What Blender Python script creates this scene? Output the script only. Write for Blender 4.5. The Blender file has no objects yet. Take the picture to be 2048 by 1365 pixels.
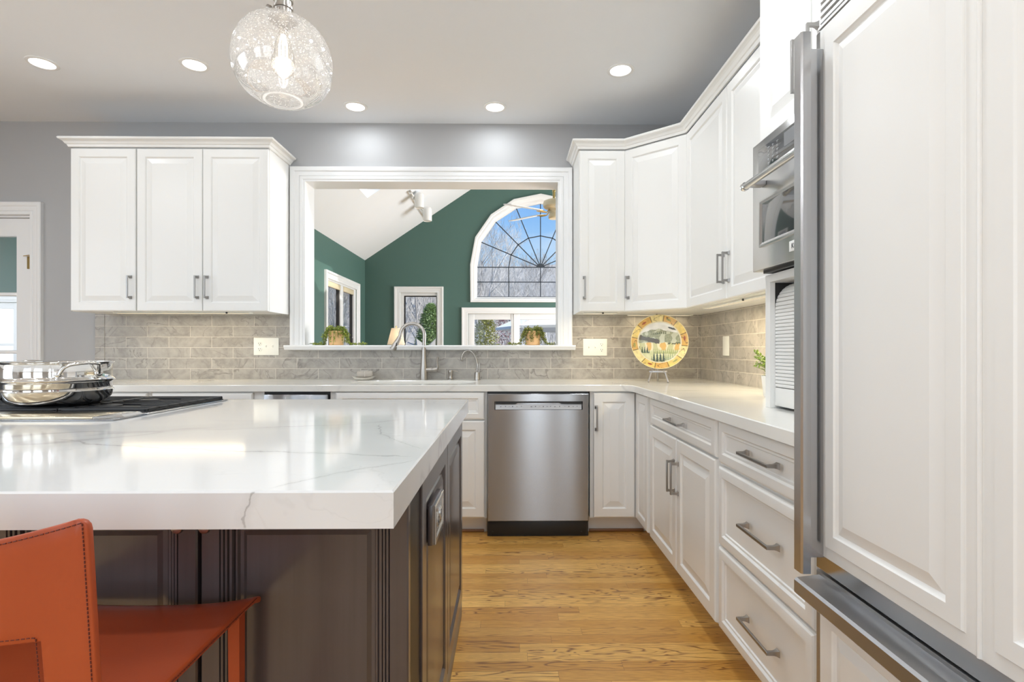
import bpy, bmesh, math, random
from mathutils import Vector, Matrix, noise as mnoise
from mathutils.geometry import tessellate_polygon
R = math.radians
PI = math.pi
random.seed(7)
sc = bpy.context.scene
COL = sc.collection

# ------------------------------------------------------------------ camera, world, sun, exposure
cam_d = bpy.data.cameras.new('camera')
cam = bpy.data.objects.new('camera', cam_d); COL.objects.link(cam)
cam_d.sensor_fit = 'HORIZONTAL'; cam_d.sensor_width = 36.0
cam_d.lens = 36.0 * 1070.0 / 2048.0
cam_d.shift_x = -6.3 / 2048.0
cam_d.shift_y = 17.5 / 2048.0
cam_d.clip_start = 0.05; cam_d.clip_end = 400
cam.location = (0, 0, 1.126)
cam.rotation_euler = (R(90), 0, -0.012)
sc.camera = cam

sc.view_settings.view_transform = 'Standard'
sc.view_settings.look = 'None'
sc.view_settings.gamma = 1.0
sc.view_settings.use_curve_mapping = False
sc.view_settings.exposure = 0.2
cy = sc.cycles
cy.use_denoising = True
try: cy.denoiser = 'OPENIMAGEDENOISE'
except Exception: pass
cy.max_bounces = 9; cy.diffuse_bounces = 5; cy.glossy_bounces = 5
cy.transmission_bounces = 8; cy.transparent_max_bounces = 16
cy.caustics_reflective = False; cy.caustics_refractive = False
cy.sample_clamp_indirect = 6.0

world = bpy.data.worlds.new('sky'); sc.world = world
world.use_nodes = True
wn = world.node_tree.nodes; wl = world.node_tree.links; wn.clear()
def wnode(t, **k):
    n = wn.new(t)
    for a, b in k.items(): setattr(n, a, b)
    return n
w_out = wnode('ShaderNodeOutputWorld'); w_bg = wnode('ShaderNodeBackground')
w_tc = wnode('ShaderNodeTexCoord'); w_sep = wnode('ShaderNodeSeparateXYZ')
wl.new(w_tc.outputs['Generated'], w_sep.inputs[0])
w_ramp = wnode('ShaderNodeValToRGB')
cr = w_ramp.color_ramp
cr.elements[0].position = 0.0; cr.elements[0].color = (0.62, 0.74, 0.88, 1)
cr.elements[1].position = 0.42; cr.elements[1].color = (0.10, 0.33, 0.84, 1)
e = cr.elements.new(0.17); e.color = (0.42, 0.66, 0.95, 1)
e = cr.elements.new(0.29); e.color = (0.16, 0.42, 0.90, 1)
wl.new(w_sep.outputs['Z'], w_ramp.inputs[0])
w_map = wnode('ShaderNodeMapping'); w_map.inputs['Scale'].default_value = (2.2, 2.2, 7.0)
wl.new(w_tc.outputs['Generated'], w_map.inputs[0])
w_noise = wnode('ShaderNodeTexNoise'); w_noise.inputs['Scale'].default_value = 2.4; w_noise.inputs['Detail'].default_value = 6
wl.new(w_map.outputs[0], w_noise.inputs['Vector'])
w_cl = wnode('ShaderNodeMapRange'); w_cl.inputs['From Min'].default_value = 0.48; w_cl.inputs['From Max'].default_value = 0.78
w_cl.inputs['To Max'].default_value = 0.55
wl.new(w_noise.outputs['Fac'], w_cl.inputs['Value'])
w_mix = wnode('ShaderNodeMix', data_type='RGBA')
wl.new(w_cl.outputs[0], w_mix.inputs['Factor']); wl.new(w_ramp.outputs[0], w_mix.inputs['A'])
w_mix.inputs['B'].default_value = (0.86, 0.91, 0.97, 1)
wl.new(w_mix.outputs['Result'], w_bg.inputs['Color'])
w_bg.inputs['Strength'].default_value = 0.92
wl.new(w_bg.outputs[0], w_out.inputs[0])

def lamp(name, kind, loc, energy, color=(1, 1, 1), rot=(0, 0, 0), **k):
    d = bpy.data.lights.new(name, kind); d.energy = energy; d.color = color
    for a, b in k.items(): setattr(d, a, b)
    o = bpy.data.objects.new(name, d); COL.objects.link(o)
    o.location = loc; o.rotation_euler = rot
    return o
sun_dir = Vector((0.55, -0.45, 0.70)).normalized()          # towards the sun
sun = lamp('sun', 'SUN', (0, 0, 20), 5.0, (1.0, 0.95, 0.88), angle=R(0.6))
sun.rotation_euler = (-sun_dir).to_track_quat('-Z', 'Y').to_euler()
# fill area lamps, added at unseen windows behind the camera and in other rooms
ADDED_WIN_REAR = ((-3.4, 1.5), (-1.5, 1.3), (0.44, 0.36), (1.03, 0.26))                       # x centre, width; unseen windows added for fill and dishwasher streaks
for x, w in ADDED_WIN_REAR:
    lamp('fill_rear', 'AREA', (x, -2.72, 1.55), (20 if w > 1 else 40) * w, (0.88, 0.945, 1.0), (R(90), 0, 0), shape='RECTANGLE', size=w, size_y=1.9)
lamp('fill_side', 'AREA', (-5.03, 0.6, 1.55), 33, (0.88, 0.945, 1.0), (R(90), 0, R(-90)), shape='RECTANGLE', size=2.0, size_y=1.9)  # added fill from an unseen opening in the left wall
lamp('fill_family', 'AREA', (3.2, 6.0, 1.5), 205, (0.95, 0.98, 1.0), (R(90), 0, R(90)), shape='RECTANGLE', size=2.6, size_y=1.7)  # added fill for the family room, from an unseen right-hand opening
lamp('fill_side_room', 'AREA', (-6.25, 4.7, 1.6), 26, (0.95, 0.98, 1.0), (R(90), 0, R(-90)), shape='RECTANGLE', size=0.9, size_y=1.4)  # added fill, brightens the side room behind the glazed door

# ------------------------------------------------------------------ mesh builder
class MB:
    def __init__(s):
        s.v = []; s.f = []; s.mi = []; s.m = Matrix.Identity(4); s.k = 0
    def add(s, vs, fs):
        b = len(s.v)
        for p in vs:
            s.v.append(tuple(s.m @ Vector(p)))
        for f in fs:
            s.f.append(tuple(b + i for i in f)); s.mi.append(s.k)
    def box(s, x0, y0, z0, x1, y1, z1):
        vs = [(x0, y0, z0), (x1, y0, z0), (x1, y1, z0), (x0, y1, z0), (x0, y0, z1), (x1, y0, z1), (x1, y1, z1), (x0, y1, z1)]
        s.add(vs, [(0, 3, 2, 1), (4, 5, 6, 7), (0, 1, 5, 4), (1, 2, 6, 5), (2, 3, 7, 6), (3, 0, 4, 7)])
    def rbox(s, x0, y0, z0, x1, y1, z1, r=0.004, seg=2):
        bm = bmesh.new(); bmesh.ops.create_cube(bm, size=1)
        for v in bm.verts:
            v.co = Vector(((x0 + x1) / 2 + v.co.x * (x1 - x0), (y0 + y1) / 2 + v.co.y * (y1 - y0), (z0 + z1) / 2 + v.co.z * (z1 - z0)))
        r = min(r, 0.49 * min(abs(x1 - x0), abs(y1 - y0), abs(z1 - z0)))
        bmesh.ops.bevel(bm, geom=list(bm.edges), offset=r, segments=seg, profile=0.5, affect='EDGES')
        s.frombm(bm)
    def frombm(s, bm):
        bm.verts.index_update()
        s.add([v.co[:] for v in bm.verts], [[v.index for v in f.verts] for f in bm.faces]); bm.free()
    def loops(s, loops, cap0=False, cap1=False, closed=True):
        n = len(loops[0]); vs = [p for l in loops for p in l]; fs = []
        for i in range(len(loops) - 1):
            for j in range(n if closed else n - 1):
                a = i * n + j; b = i * n + (j + 1) % n
                fs.append((a, b, b + n, a + n))
        if cap0: fs.append(tuple(reversed(range(n))))
        if cap1: fs.append(tuple((len(loops) - 1) * n + j for j in range(n)))
        s.add(vs, fs)
    def lathe(s, prof, n=32, c=(0, 0, 0), ax=None, cap=True):
        M = Matrix.Translation(c) @ (Vector((0, 0, 1)).rotation_difference(Vector(ax)).to_matrix().to_4x4() if ax else Matrix.Identity(4))
        ls = [[M @ Vector((r * math.cos(2 * PI * j / n), r * math.sin(2 * PI * j / n), z)) for j in range(n)] for r, z in prof]
        s.loops(ls, cap and prof[0][0] > 1e-6, cap and prof[-1][0] > 1e-6)
    def cyl(s, a, b, r, n=16, r2=None):
        a = Vector(a); b = Vector(b)
        s.lathe([(r, 0), (r if r2 is None else r2, (b - a).length)], n, a, (b - a).normalized())
    def tube(s, pts, r, n=10, cap=True):
        pts = [Vector(p) for p in pts]; rs = r if isinstance(r, (list, tuple)) else [r] * len(pts)
        t = (pts[1] - pts[0]).normalized(); u = t.orthogonal().normalized(); ls = []
        for i, p in enumerate(pts):
            t2 = (pts[min(i + 1, len(pts) - 1)] - pts[max(i - 1, 0)]).normalized()
            u = t.rotation_difference(t2) @ u; t = t2; w = t.cross(u)
            ls.append([p + (u * math.cos(2 * PI * j / n) + w * math.sin(2 * PI * j / n)) * rs[i] for j in range(n)])
        s.loops(ls, cap, cap)
    def holed(s, outer, holes, fn, t):
        loops = [outer] + list(holes)
        tri = tessellate_polygon([[Vector((a, b, 0)) for a, b in l] for l in loops])
        flat = [p for l in loops for p in l]; n = len(flat)
        vs = [fn(a, b, 0) for a, b in flat] + [fn(a, b, t) for a, b in flat]
        fs = [tuple(f) for f in tri] + [tuple(i + n for i in reversed(f)) for f in tri]
        o = 0
        for l in loops:
            m = len(l)
            for j in range(m):
                a = o + j; b = o + (j + 1) % m
                fs.append((a, b, b + n, a + n))
            o += m
        s.add(vs, fs)
    def sphere(s, c, r, n=16, sz=1.0):
        prof = [(max(r * math.sin(PI * i / (n // 2)), 0 if 0 < i < n // 2 else 1e-5), -r * sz * math.cos(PI * i / (n // 2))) for i in range(n // 2 + 1)]
        s.lathe(prof, n, c)
    def build(s, name, mats, parent=None, loc=(0, 0, 0), rotz=0.0, smooth=True, angle=32, recalc=True):
        me = bpy.data.meshes.new(name)
        me.from_pydata(s.v, [], s.f)
        if not isinstance(mats, (list, tuple)): mats = [mats]
        for m in mats: me.materials.append(m)
        if len(mats) > 1: me.polygons.foreach_set('material_index', s.mi)
        if recalc:
            bm = bmesh.new(); bm.from_mesh(me); bmesh.ops.recalc_face_normals(bm, faces=bm.faces[:]); bm.to_mesh(me); bm.free()
        if smooth:
            me.polygons.foreach_set('use_smooth', [True] * len(me.polygons))
            try: me.set_sharp_from_angle(angle=R(angle))
            except Exception: pass
        me.update()
        o = bpy.data.objects.new(name, me); COL.objects.link(o)
        o.location = loc; o.rotation_euler = (0, 0, rotz)
        if parent: o.parent = parent
        return o

def tag(o, label=None, cat=None, group=None, kind=None):
    if label: o['label'] = label
    if cat: o['category'] = cat
    if group: o['group'] = group
    if kind: o['kind'] = kind
    return o
def thing(name, label, cat, loc=(0, 0, 0), rotz=0.0, group=None):
    o = bpy.data.objects.new(name, None); COL.objects.link(o)
    o.empty_display_size = 0.1
    o.location = loc; o.rotation_euler = (0, 0, rotz)
    return tag(o, label, cat, group)
def struct(o):
    o['kind'] = 'structure'; return o
def copy_tree(o, parent=None):
    c = o.copy(); COL.objects.link(c)
    if parent: c.parent = parent
    for ch in list(o.children): copy_tree(ch, c)
    return c

# ------------------------------------------------------------------ materials
class NT:
    def __init__(s, name):
        s.m = bpy.data.materials.new(name); s.m.use_nodes = True
        s.t = s.m.node_tree; s.t.nodes.clear()
        s.out = s.n('ShaderNodeOutputMaterial')
    def n(s, typ, ins=None, **k):
        nd = s.t.nodes.new(typ)
        for a, b in k.items(): setattr(nd, a, b)
        for a, b in (ins or {}).items(): s.set(nd, a, b)
        return nd
    def set(s, nd, a, b):
        i = nd.inputs[a]
        if isinstance(b, bpy.types.NodeSocket): s.t.links.new(b, i)
        elif isinstance(b, bpy.types.Node): s.t.links.new(b.outputs[0], i)
        else:
            if isinstance(b, (tuple, list)) and len(b) == 3 and i.type == 'RGBA': b = (*b, 1)
            i.default_value = b
    def math(s, op, a, b=0.0, c=0.0):
        nd = s.n('ShaderNodeMath', operation=op); s.set(nd, 0, a); s.set(nd, 1, b)
        if op in ('MULTIPLY_ADD', 'WRAP', 'CLAMP'): s.set(nd, 2, c)
        return nd.outputs[0]
    def mix(s, f, a, b):
        nd = s.n('ShaderNodeMix', data_type='RGBA'); s.set(nd, 'Factor', f); s.set(nd, 'A', a); s.set(nd, 'B', b)
        return nd.outputs['Result']
    def rng(s, v, a, b, c=0.0, d=1.0):
        nd = s.n('ShaderNodeMapRange'); s.set(nd, 'Value', v)
        for k, x in (('From Min', a), ('From Max', b), ('To Min', c), ('To Max', d)): s.set(nd, k, x)
        return nd.outputs[0]
    def obj(s): return s.n('ShaderNodeTexCoord').outputs['Object']
    def noise(s, vec, scale, detail=4.0, rough=0.5, dist=0.0, out='Fac', dim='3D'):
        nd = s.n('ShaderNodeTexNoise', {'Scale': scale, 'Detail': detail, 'Roughness': rough, 'Distortion': dist}, noise_dimensions=dim)
        if vec is not None: s.set(nd, 'Vector', vec)
        return nd.outputs[out]
    def scale(s, vec, xyz):
        nd = s.n('ShaderNodeMapping'); s.set(nd, 'Vector', vec); s.set(nd, 'Scale', xyz); return nd.outputs[0]
    def bsdf(s, **k):
        nd = s.n('ShaderNodeBsdfPrincipled')
        for a, b in k.items(): s.set(nd, a.replace('_', ' '), b)
        s.t.links.new(nd.outputs[0], s.out.inputs[0]); return nd
    def bump(s, bs, h, strength=0.2, dist=0.002):
        nd = s.n('ShaderNodeBump', {'Strength': strength, 'Distance': dist}); s.set(nd, 'Height', h)
        s.set(bs, 'Normal', nd.outputs[0])

def plain(name, col, rough=0.5, metal=0.0, var=0.0, bump=0.0, bscale=200.0, **k):
    t = NT(name); b = t.bsdf(Base_Color=col, Roughness=rough, Metallic=metal, **k)
    if var or bump:
        o = t.obj()
        if var:
            f = t.noise(o, 6.0, 3)
            t.set(b, 'Base Color', t.mix(f, tuple(max(0, c * (1 - var)) for c in col), tuple(min(1, c * (1 + var)) for c in col)))
        if bump: t.bump(b, t.noise(o, bscale, 2), bump, 0.001)
    return t.m
def emis(name, col, st):
    t = NT(name); e = t.n('ShaderNodeEmission', {'Color': col, 'Strength': st}); t.t.links.new(e.outputs[0], t.out.inputs[0]); return t.m

M = {}
M['cab'] = plain('white_cabinet_paint', (0.82, 0.815, 0.795), 0.32, var=0.01, bump=0.02, bscale=60)
M['trimw'] = plain('white_trim_paint', (0.83, 0.83, 0.83), 0.28, var=0.01)
M['wall'] = plain('grey_wall_paint', (0.42, 0.42, 0.425), 0.6, var=0.02, bump=0.04, bscale=300)
M['ceil'] = plain('white_ceiling_paint', (0.84, 0.865, 0.90), 0.85, var=0.01, bump=0.03, bscale=250)
M['teal'] = plain('dark_teal_wall_paint', (0.074, 0.148, 0.125), 0.55, var=0.02, bump=0.04, bscale=300)
M['nickel'] = plain('brushed_nickel', (0.43, 0.405, 0.375), 0.30, 1.0, bump=0.03, bscale=400)
M['pull'] = plain('dark_nickel_pull', (0.36, 0.35, 0.34), 0.36, 1.0, bump=0.03, bscale=400)
M['chrome'] = plain('polished_steel', (0.80, 0.79, 0.77), 0.06, 1.0)
M['black'] = plain('black_plastic', (0.012, 0.012, 0.013), 0.4)
M['grate'] = plain('black_cast_iron', (0.02, 0.02, 0.022), 0.5, bump=0.2, bscale=250)
M['bglass'] = plain('dark_oven_glass', (0.055, 0.057, 0.06), 0.08, Coat_Weight=0.6)
M['plastic'] = plain('ivory_plastic', (0.84, 0.83, 0.76), 0.35)
M['dark'] = plain('dark_gap', (0.02, 0.02, 0.02), 0.8)
M['mark'] = plain('grey_print_marks', (0.55, 0.56, 0.57), 0.5)
M['darkmark'] = plain('dark_print_marks', (0.06, 0.06, 0.065), 0.5)
M['brass'] = plain('worn_brass', (0.62, 0.45, 0.18), 0.3, 1.0)
M['cream'] = plain('cream_enamel', (0.72, 0.62, 0.42), 0.35)
M['whitem'] = plain('white_enamel', (0.85, 0.85, 0.84), 0.3)
M['led'] = emis('lit_white_diffuser', (1.0, 0.98, 0.95), 9.0)
M['warmled'] = emis('lit_warm_diffuser', (1.0, 0.84, 0.58), 0.7)

def stainless(name, axis, col=(0.55, 0.555, 0.565), rough=0.20, aniso=0.9):
    t = NT(name); o = t.obj()
    sc3 = {'x': (2.0, 300, 300), 'y': (300, 2.0, 300), 'z': (300, 300, 2.0)}[axis]
    g = t.noise(t.scale(o, sc3), 1.0, 2)
    b = t.bsdf(Base_Color=t.mix(g, tuple(c * .985 for c in col), tuple(c * 1.01 for c in col)), Metallic=1.0, Roughness=t.rng(g, 0.3, 0.7, rough - 0.006, rough + 0.008), Anisotropic=aniso, Anisotropic_Rotation=0.25)
    tg = t.n('ShaderNodeTangent', direction_type='RADIAL', axis='Z')
    t.set(b, 'Tangent', tg.outputs[0])
    return t.m
M['steel'] = stainless('brushed_stainless', 'x', (0.36, 0.367, 0.38), 0.235, 1.0)
M['steely'] = stainless('brushed_stainless_side', 'y', (0.45, 0.455, 0.47), 0.36, 0.6)
M['steelz'] = stainless('brushed_stainless_upright', 'z', (0.50, 0.50, 0.51), 0.22)
M['ltsteel'] = stainless('light_stainless', 'y', (0.66, 0.66, 0.66), 0.24)

def quartz(name, warm, vein=1.0, drawn=()):
    t = NT(name); o = t.obj()
    wv = t.n('ShaderNodeVectorMath', operation='MULTIPLY_ADD')
    t.set(wv, 0, t.noise(o, 1.1, 3, out='Color')); wv.inputs[1].default_value = (0.9, 0.9, 0.9); t.set(wv, 2, o)
    n1 = t.noise(t.scale(wv.outputs[0], (0.55, 1.3, 1.0)), 1.0, 3, 0.45)
    r1 = t.math('ABSOLUTE', t.math('SUBTRACT', n1, 0.5))
    v1 = t.rng(r1, 0.0, 0.011, 1.0, 0.0)
    v1b = t.rng(r1, 0.0, 0.05, 0.28, 0.0)
    n2 = t.noise(t.scale(wv.outputs[0], (1.1, 2.2, 1.7)), 1.3, 5, 0.55)
    v2 = t.rng(t.math('ABSOLUTE', t.math('SUBTRACT', n2, 0.52)), 0.0, 0.006, 0.55, 0.0)
    gate = t.rng(t.noise(o, 1.7, 2), 0.44, 0.62)
    f = t.math('MULTIPLY', t.math('MAXIMUM', t.math('MAXIMUM', v1, v1b), t.math('MULTIPLY', v2, gate)), t.math('MULTIPLY', t.rng(t.noise(o, 2.6, 2), 0.35, 0.6, 0.25, 1.0), 0.75 * vein))
    base = t.mix(t.noise(o, 3.0, 4), warm, tuple(min(1, c * 1.04) for c in warm))
    if drawn:
        sx = t.n('ShaderNodeSeparateXYZ'); t.set(sx, 0, o)
        wob = t.math('MULTIPLY', t.math('SUBTRACT', t.noise(o, 9.0, 5, 0.65), 0.5), 0.07)
        thk = t.rng(t.noise(o, 5.0, 3), 0.35, 0.65, 0.35, 1.0)
        for pts, ax, ay, gate_y, w, st in drawn:
            lo_, hi_ = pts[0][0], pts[-1][0]; mn = min(p[1] for p in pts); mx_ = max(p[1] for p in pts) + 1e-4
            fc = t.n('ShaderNodeFloatCurve'); cv = fc.mapping.curves[0]
            nrm_ = [((p[0] - lo_) / (hi_ - lo_), (p[1] - mn) / (mx_ - mn)) for p in pts]
            cv.points[0].location = nrm_[0]; cv.points[1].location = nrm_[-1]
            for q in nrm_[1:-1]: cv.points.new(*q)
            fc.mapping.update()
            u = t.rng(sx.outputs[ax], lo_, hi_); t.set(fc, 'Value', u)
            d = t.math('ABSOLUTE', t.math('ADD', t.math('SUBTRACT', sx.outputs[ay], t.rng(fc.outputs[0], 0, 1, mn, mx_)), wob))
            k = t.math('MULTIPLY', t.math('MAXIMUM', t.rng(d, w * .3, w, 1.0, 0.0), t.rng(d, 0.0, w * 5, .25, 0.0)), thk)
            ends = t.math('MULTIPLY', t.rng(u, 0.0, 0.06), t.rng(u, 0.94, 1.0, 1.0, 0.0))
            gt = t.math('LESS_THAN' if gate_y[0] == '<' else 'GREATER_THAN', sx.outputs['Y'], gate_y[1])
            f = t.math('MAXIMUM', f, t.math('MULTIPLY', t.math('MULTIPLY', k, ends), t.math('MULTIPLY', gt, st)))
    t.bsdf(Base_Color=t.mix(f, base, (0.33, 0.32, 0.31)), Roughness=0.09, Specular_IOR_Level=0.5)
    return t.m
VEINS = [([(-1.113, 1.302), (-0.843, 1.186), (-0.581, 1.13), (-0.326, 1.089), (-0.176, 1.062)], 'X', 'Y', ('>', 0.8075), 0.006, 0.55), ([(-1.086, 1.302), (-0.926, 1.386), (-0.676, 1.462), (-0.457, 1.528), (-0.316, 1.648)], 'X', 'Y', ('>', 0.8075), 0.006, 0.5), ([(-0.367, 0.832), (-0.308, 0.9), (-0.175, 1.029)], 'X', 'Y', ('>', 0.8075), 0.004, 0.5), ([(1.136, -0.179), (1.338, -0.309), (1.527, -0.365)], 'Y', 'X', ('>', 0.8075), 0.004, 0.5), ([(0.857, -0.399), (0.881, -0.393), (0.898, -0.383), (0.916, -0.373)], 'Z', 'X', ('<', 0.8075), 0.0035, 0.8)]
M['quartz'] = quartz('white_veined_quartz', (0.76, 0.757, 0.75), 0.55, VEINS)
M['quartz2'] = quartz('pale_veined_quartz', (0.80, 0.79, 0.75), 0.55)

def tile(name, ax):
    t = NT(name); o = t.obj(); s = t.n('ShaderNodeSeparateXYZ'); t.set(s, 0, o)
    u = s.outputs['X'] if ax == 'x' else t.math('MULTIPLY', s.outputs['Y'], -1.0)
    c = t.n('ShaderNodeCombineXYZ'); t.set(c, 0, t.math('ADD', u, 30.25 + (0.0 if ax == 'x' else 0.09))); t.set(c, 1, t.math('SUBTRACT', s.outputs['Z'], 0.9155 - 0.0756 * 10))
    bk = t.n('ShaderNodeTexBrick', {'Vector': c.outputs[0], 'Scale': 1.0, 'Mortar Size': 0.0013, 'Mortar Smooth': 0.0, 'Bias': 0.0,
             'Brick Width': 0.3025, 'Row Height': 0.0756, 'Color1': (0, 0, 0, 1), 'Color2': (1, 1, 1, 1), 'Mortar': (0.5, 0.5, 0.5, 1)})
    bk.offset = 0.5; bk.offset_frequency = 2
    fac = bk.outputs['Fac']; rnd = bk.outputs['Color']
    off = t.n('ShaderNodeVectorMath', operation='MULTIPLY_ADD'); t.set(off, 0, rnd); off.inputs[1].default_value = (9, 5, 7); t.set(off, 2, o)
    n1 = t.noise(off.outputs[0], 7.0, 6, 0.62, 1.2)
    n2 = t.noise(off.outputs[0], 28.0, 5, 0.6, 0.6)
    n3 = t.noise(off.outputs[0], 3.2, 4, 0.5, 1.6)
    v = t.rng(t.math('ABSOLUTE', t.math('SUBTRACT', n3, 0.5)), 0.0, 0.016, 1.0, 0.0)
    base = t.mix(t.rng(n1, 0.32, 0.68), (0.245, 0.226, 0.202), (0.44, 0.41, 0.37))
    base = t.mix(t.rng(n2, 0.35, 0.75, 0.0, 0.45), base, (0.50, 0.47, 0.42))
    base = t.mix(t.math('MULTIPLY', v, t.rng(n1, 0.35, 0.6, 0.1, 0.75)), base, (0.13, 0.118, 0.105))
    base = t.mix(t.rng(rnd, 0.0, 1.0, 0.0, 0.18), base, (0.30, 0.275, 0.245))
    b = t.bsdf(Base_Color=t.mix(fac, base, (0.66, 0.62, 0.54)), Roughness=t.rng(fac, 0, 1, 0.34, 0.8))
    t.bump(b, t.math('SUBTRACT', t.math('MULTIPLY', n2, 0.2), fac), 0.35, 0.001)
    return t.m
M['tile'] = tile('grey_stone_tile', 'x')
M['tiley'] = tile('grey_stone_tile_side', 'y')

def oak():
    t = NT('oak_strip_floor'); o = t.obj(); s = t.n('ShaderNodeSeparateXYZ'); t.set(s, 0, o)
    yr = t.math('DIVIDE', s.outputs['Y'], 0.0585); row = t.math('FLOOR', yr); fy = t.math('FRACT', yr)
    w1 = t.n('ShaderNodeTexWhiteNoise', noise_dimensions='1D'); t.set(w1, 'W', row)
    xs = t.math('ADD', t.math('DIVIDE', s.outputs['X'], 0.82), t.math('MULTIPLY', w1.outputs['Value'], 7.0))
    col = t.math('FLOOR', xs); fx = t.math('FRACT', xs)
    cc = t.n('ShaderNodeCombineXYZ'); t.set(cc, 0, col); t.set(cc, 1, row)
    w2 = t.n('ShaderNodeTexWhiteNoise', noise_dimensions='2D'); t.set(w2, 'Vector', cc.outputs[0])
    rv = w2.outputs['Value']
    gv = t.n('ShaderNodeCombineXYZ'); t.set(gv, 0, t.math('MULTIPLY', s.outputs['X'], 1.0)); t.set(gv, 1, t.math('MULTIPLY', s.outputs['Y'], 9.0)); t.set(gv, 2, t.math('MULTIPLY', rv, 40.0))
    n1 = t.noise(gv.outputs[0], 2.2, 2, 0.4, 0.4)
    ring = t.math('FRACT', t.math('MULTIPLY', n1, 11.0))
    ringm = t.rng(t.math('ABSOLUTE', t.math('SUBTRACT', ring, 0.5)), 0.34, 0.47, 0.0, 1.0)
    fine = t.noise(t.scale(gv.outputs[0], (6, 30, 1)), 3.0, 3, 0.6)
    pick = t.rng(w2.outputs['Color'], 0.45, 0.6)
    base = t.mix(rv, (0.63, 0.315, 0.062), (0.93, 0.57, 0.165))
    base = t.mix(t.math('MULTIPLY', ringm, t.math('MULTIPLY_ADD', pick, 0.7, 0.22)), base, (0.20, 0.075, 0.018))
    base = t.mix(t.rng(fine, 0.40, 0.64, 0.0, 0.6), base, (0.30, 0.125, 0.030))
    gap = t.math('MAXIMUM', t.rng(t.math('ABSOLUTE', t.math('SUBTRACT', fy, 0.5)), 0.482, 0.5), t.rng(t.math('ABSOLUTE', t.math('SUBTRACT', fx, 0.5)), 0.4985, 0.5))
    b = t.bsdf(Base_Color=t.mix(t.math('MULTIPLY', gap, 0.6), base, (0.12, 0.05, 0.02)), Roughness=t.rng(fine, 0, 1, 0.28, 0.42))
    t.bump(b, t.math('SUBTRACT', t.math('MULTIPLY', fine, 0.15), gap), 0.15, 0.001)
    return t.m
M['oak'] = oak()

def stained():
    t = NT('dark_stained_wood'); o = t.obj()
    g = t.noise(t.scale(o, (60, 60, 3)), 1.0, 3, 0.55)
    b = t.bsdf(Base_Color=t.mix(g, (0.056, 0.045, 0.046), (0.090, 0.073, 0.074)), Roughness=0.30, Specular_IOR_Level=0.6, Coat_Weight=0.5, Coat_Roughness=0.16)
    t.bump(b, g, 0.03, 0.0005); return t.m
M['stain'] = stained()

def leather():
    t = NT('red_brown_leather'); o = t.obj()
    g = t.noise(o, 160.0, 3); c = t.noise(o, 5.0, 4)
    b = t.bsdf(Base_Color=t.mix(c, (0.36, 0.056, 0.016), (0.47, 0.090, 0.027)), Roughness=0.38, Specular_IOR_Level=0.45)
    t.bump(b, g, 0.12, 0.0008); return t.m
M['leather'] = leather()
M['thread'] = plain('dark_red_thread', (0.12, 0.022, 0.014), 0.7)

def clear_glass(name, tint=(1, 1, 1), refl=1.0):
    t = NT(name)
    tr = t.n('ShaderNodeBsdfTransparent', {'Color': tint}); gl = t.n('ShaderNodeBsdfGlossy', {'Roughness': 0.02})
    fr = t.n('ShaderNodeFresnel', {'IOR': 1.45}); mx = t.n('ShaderNodeMixShader')
    t.set(mx, 0, t.math('MULTIPLY', fr.outputs[0], refl)); t.set(mx, 1, tr.outputs[0]); t.set(mx, 2, gl.outputs[0])
    t.t.links.new(mx.outputs[0], t.out.inputs[0]); return t.m
M['glass'] = clear_glass('window_glass', (0.98, 0.99, 0.99), 0.35)

def seeded():
    t = NT('seeded_clear_glass'); o = t.obj()
    vo = t.n('ShaderNodeTexVoronoi', {'Vector': o, 'Scale': 170.0, 'Randomness': 1.0})
    sel = t.rng(vo.outputs['Color'], 0.3, 0.32)
    seed = t.math('MULTIPLY', t.rng(vo.outputs['Distance'], 0.2, 0.28, 1.0, 0.0), sel)
    tr = t.n('ShaderNodeBsdfTransparent', {'Color': (0.985, 0.985, 0.985, 1)}); gl = t.n('ShaderNodeBsdfGlossy', {'Roughness': 0.03})
    lw = t.n('ShaderNodeLayerWeight', {'Blend': 0.25})
    mx = t.n('ShaderNodeMixShader'); t.set(mx, 0, t.rng(lw.outputs['Facing'], 0.0, 1.0, 0.03, 0.75)); t.set(mx, 1, tr.outputs[0]); t.set(mx, 2, gl.outputs[0])
    df = t.n('ShaderNodeBsdfTranslucent', {'Color': (0.95, 0.95, 0.95, 1)}); d2 = t.n('ShaderNodeBsdfDiffuse', {'Color': (0.95, 0.95, 0.95, 1)})
    dm = t.n('ShaderNodeMixShader'); t.set(dm, 0, 0.5); t.set(dm, 1, df.outputs[0]); t.set(dm, 2, d2.outputs[0])
    m2 = t.n('ShaderNodeMixShader'); t.set(m2, 0, t.math('MULTIPLY_ADD', seed, 0.62, 0.09)); t.set(m2, 1, mx.outputs[0]); t.set(m2, 2, dm.outputs[0])
    t.t.links.new(m2.outputs[0], t.out.inputs[0]); return t.m
M['seeded'] = seeded()
# ------------------------------------------------------------------ room shell
CEIL = 2.752
WX = 1.393                                                   # face of the right wall
def rect(a0, b0, a1, b1): return [(a0, b0), (a1, b0), (a1, b1), (a0, b1)]
def yplane(y): return lambda a, b, t: (a, y + t, b)
def xplane(x, s=1): return lambda a, b, t: (x + s * t, a, b)

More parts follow.
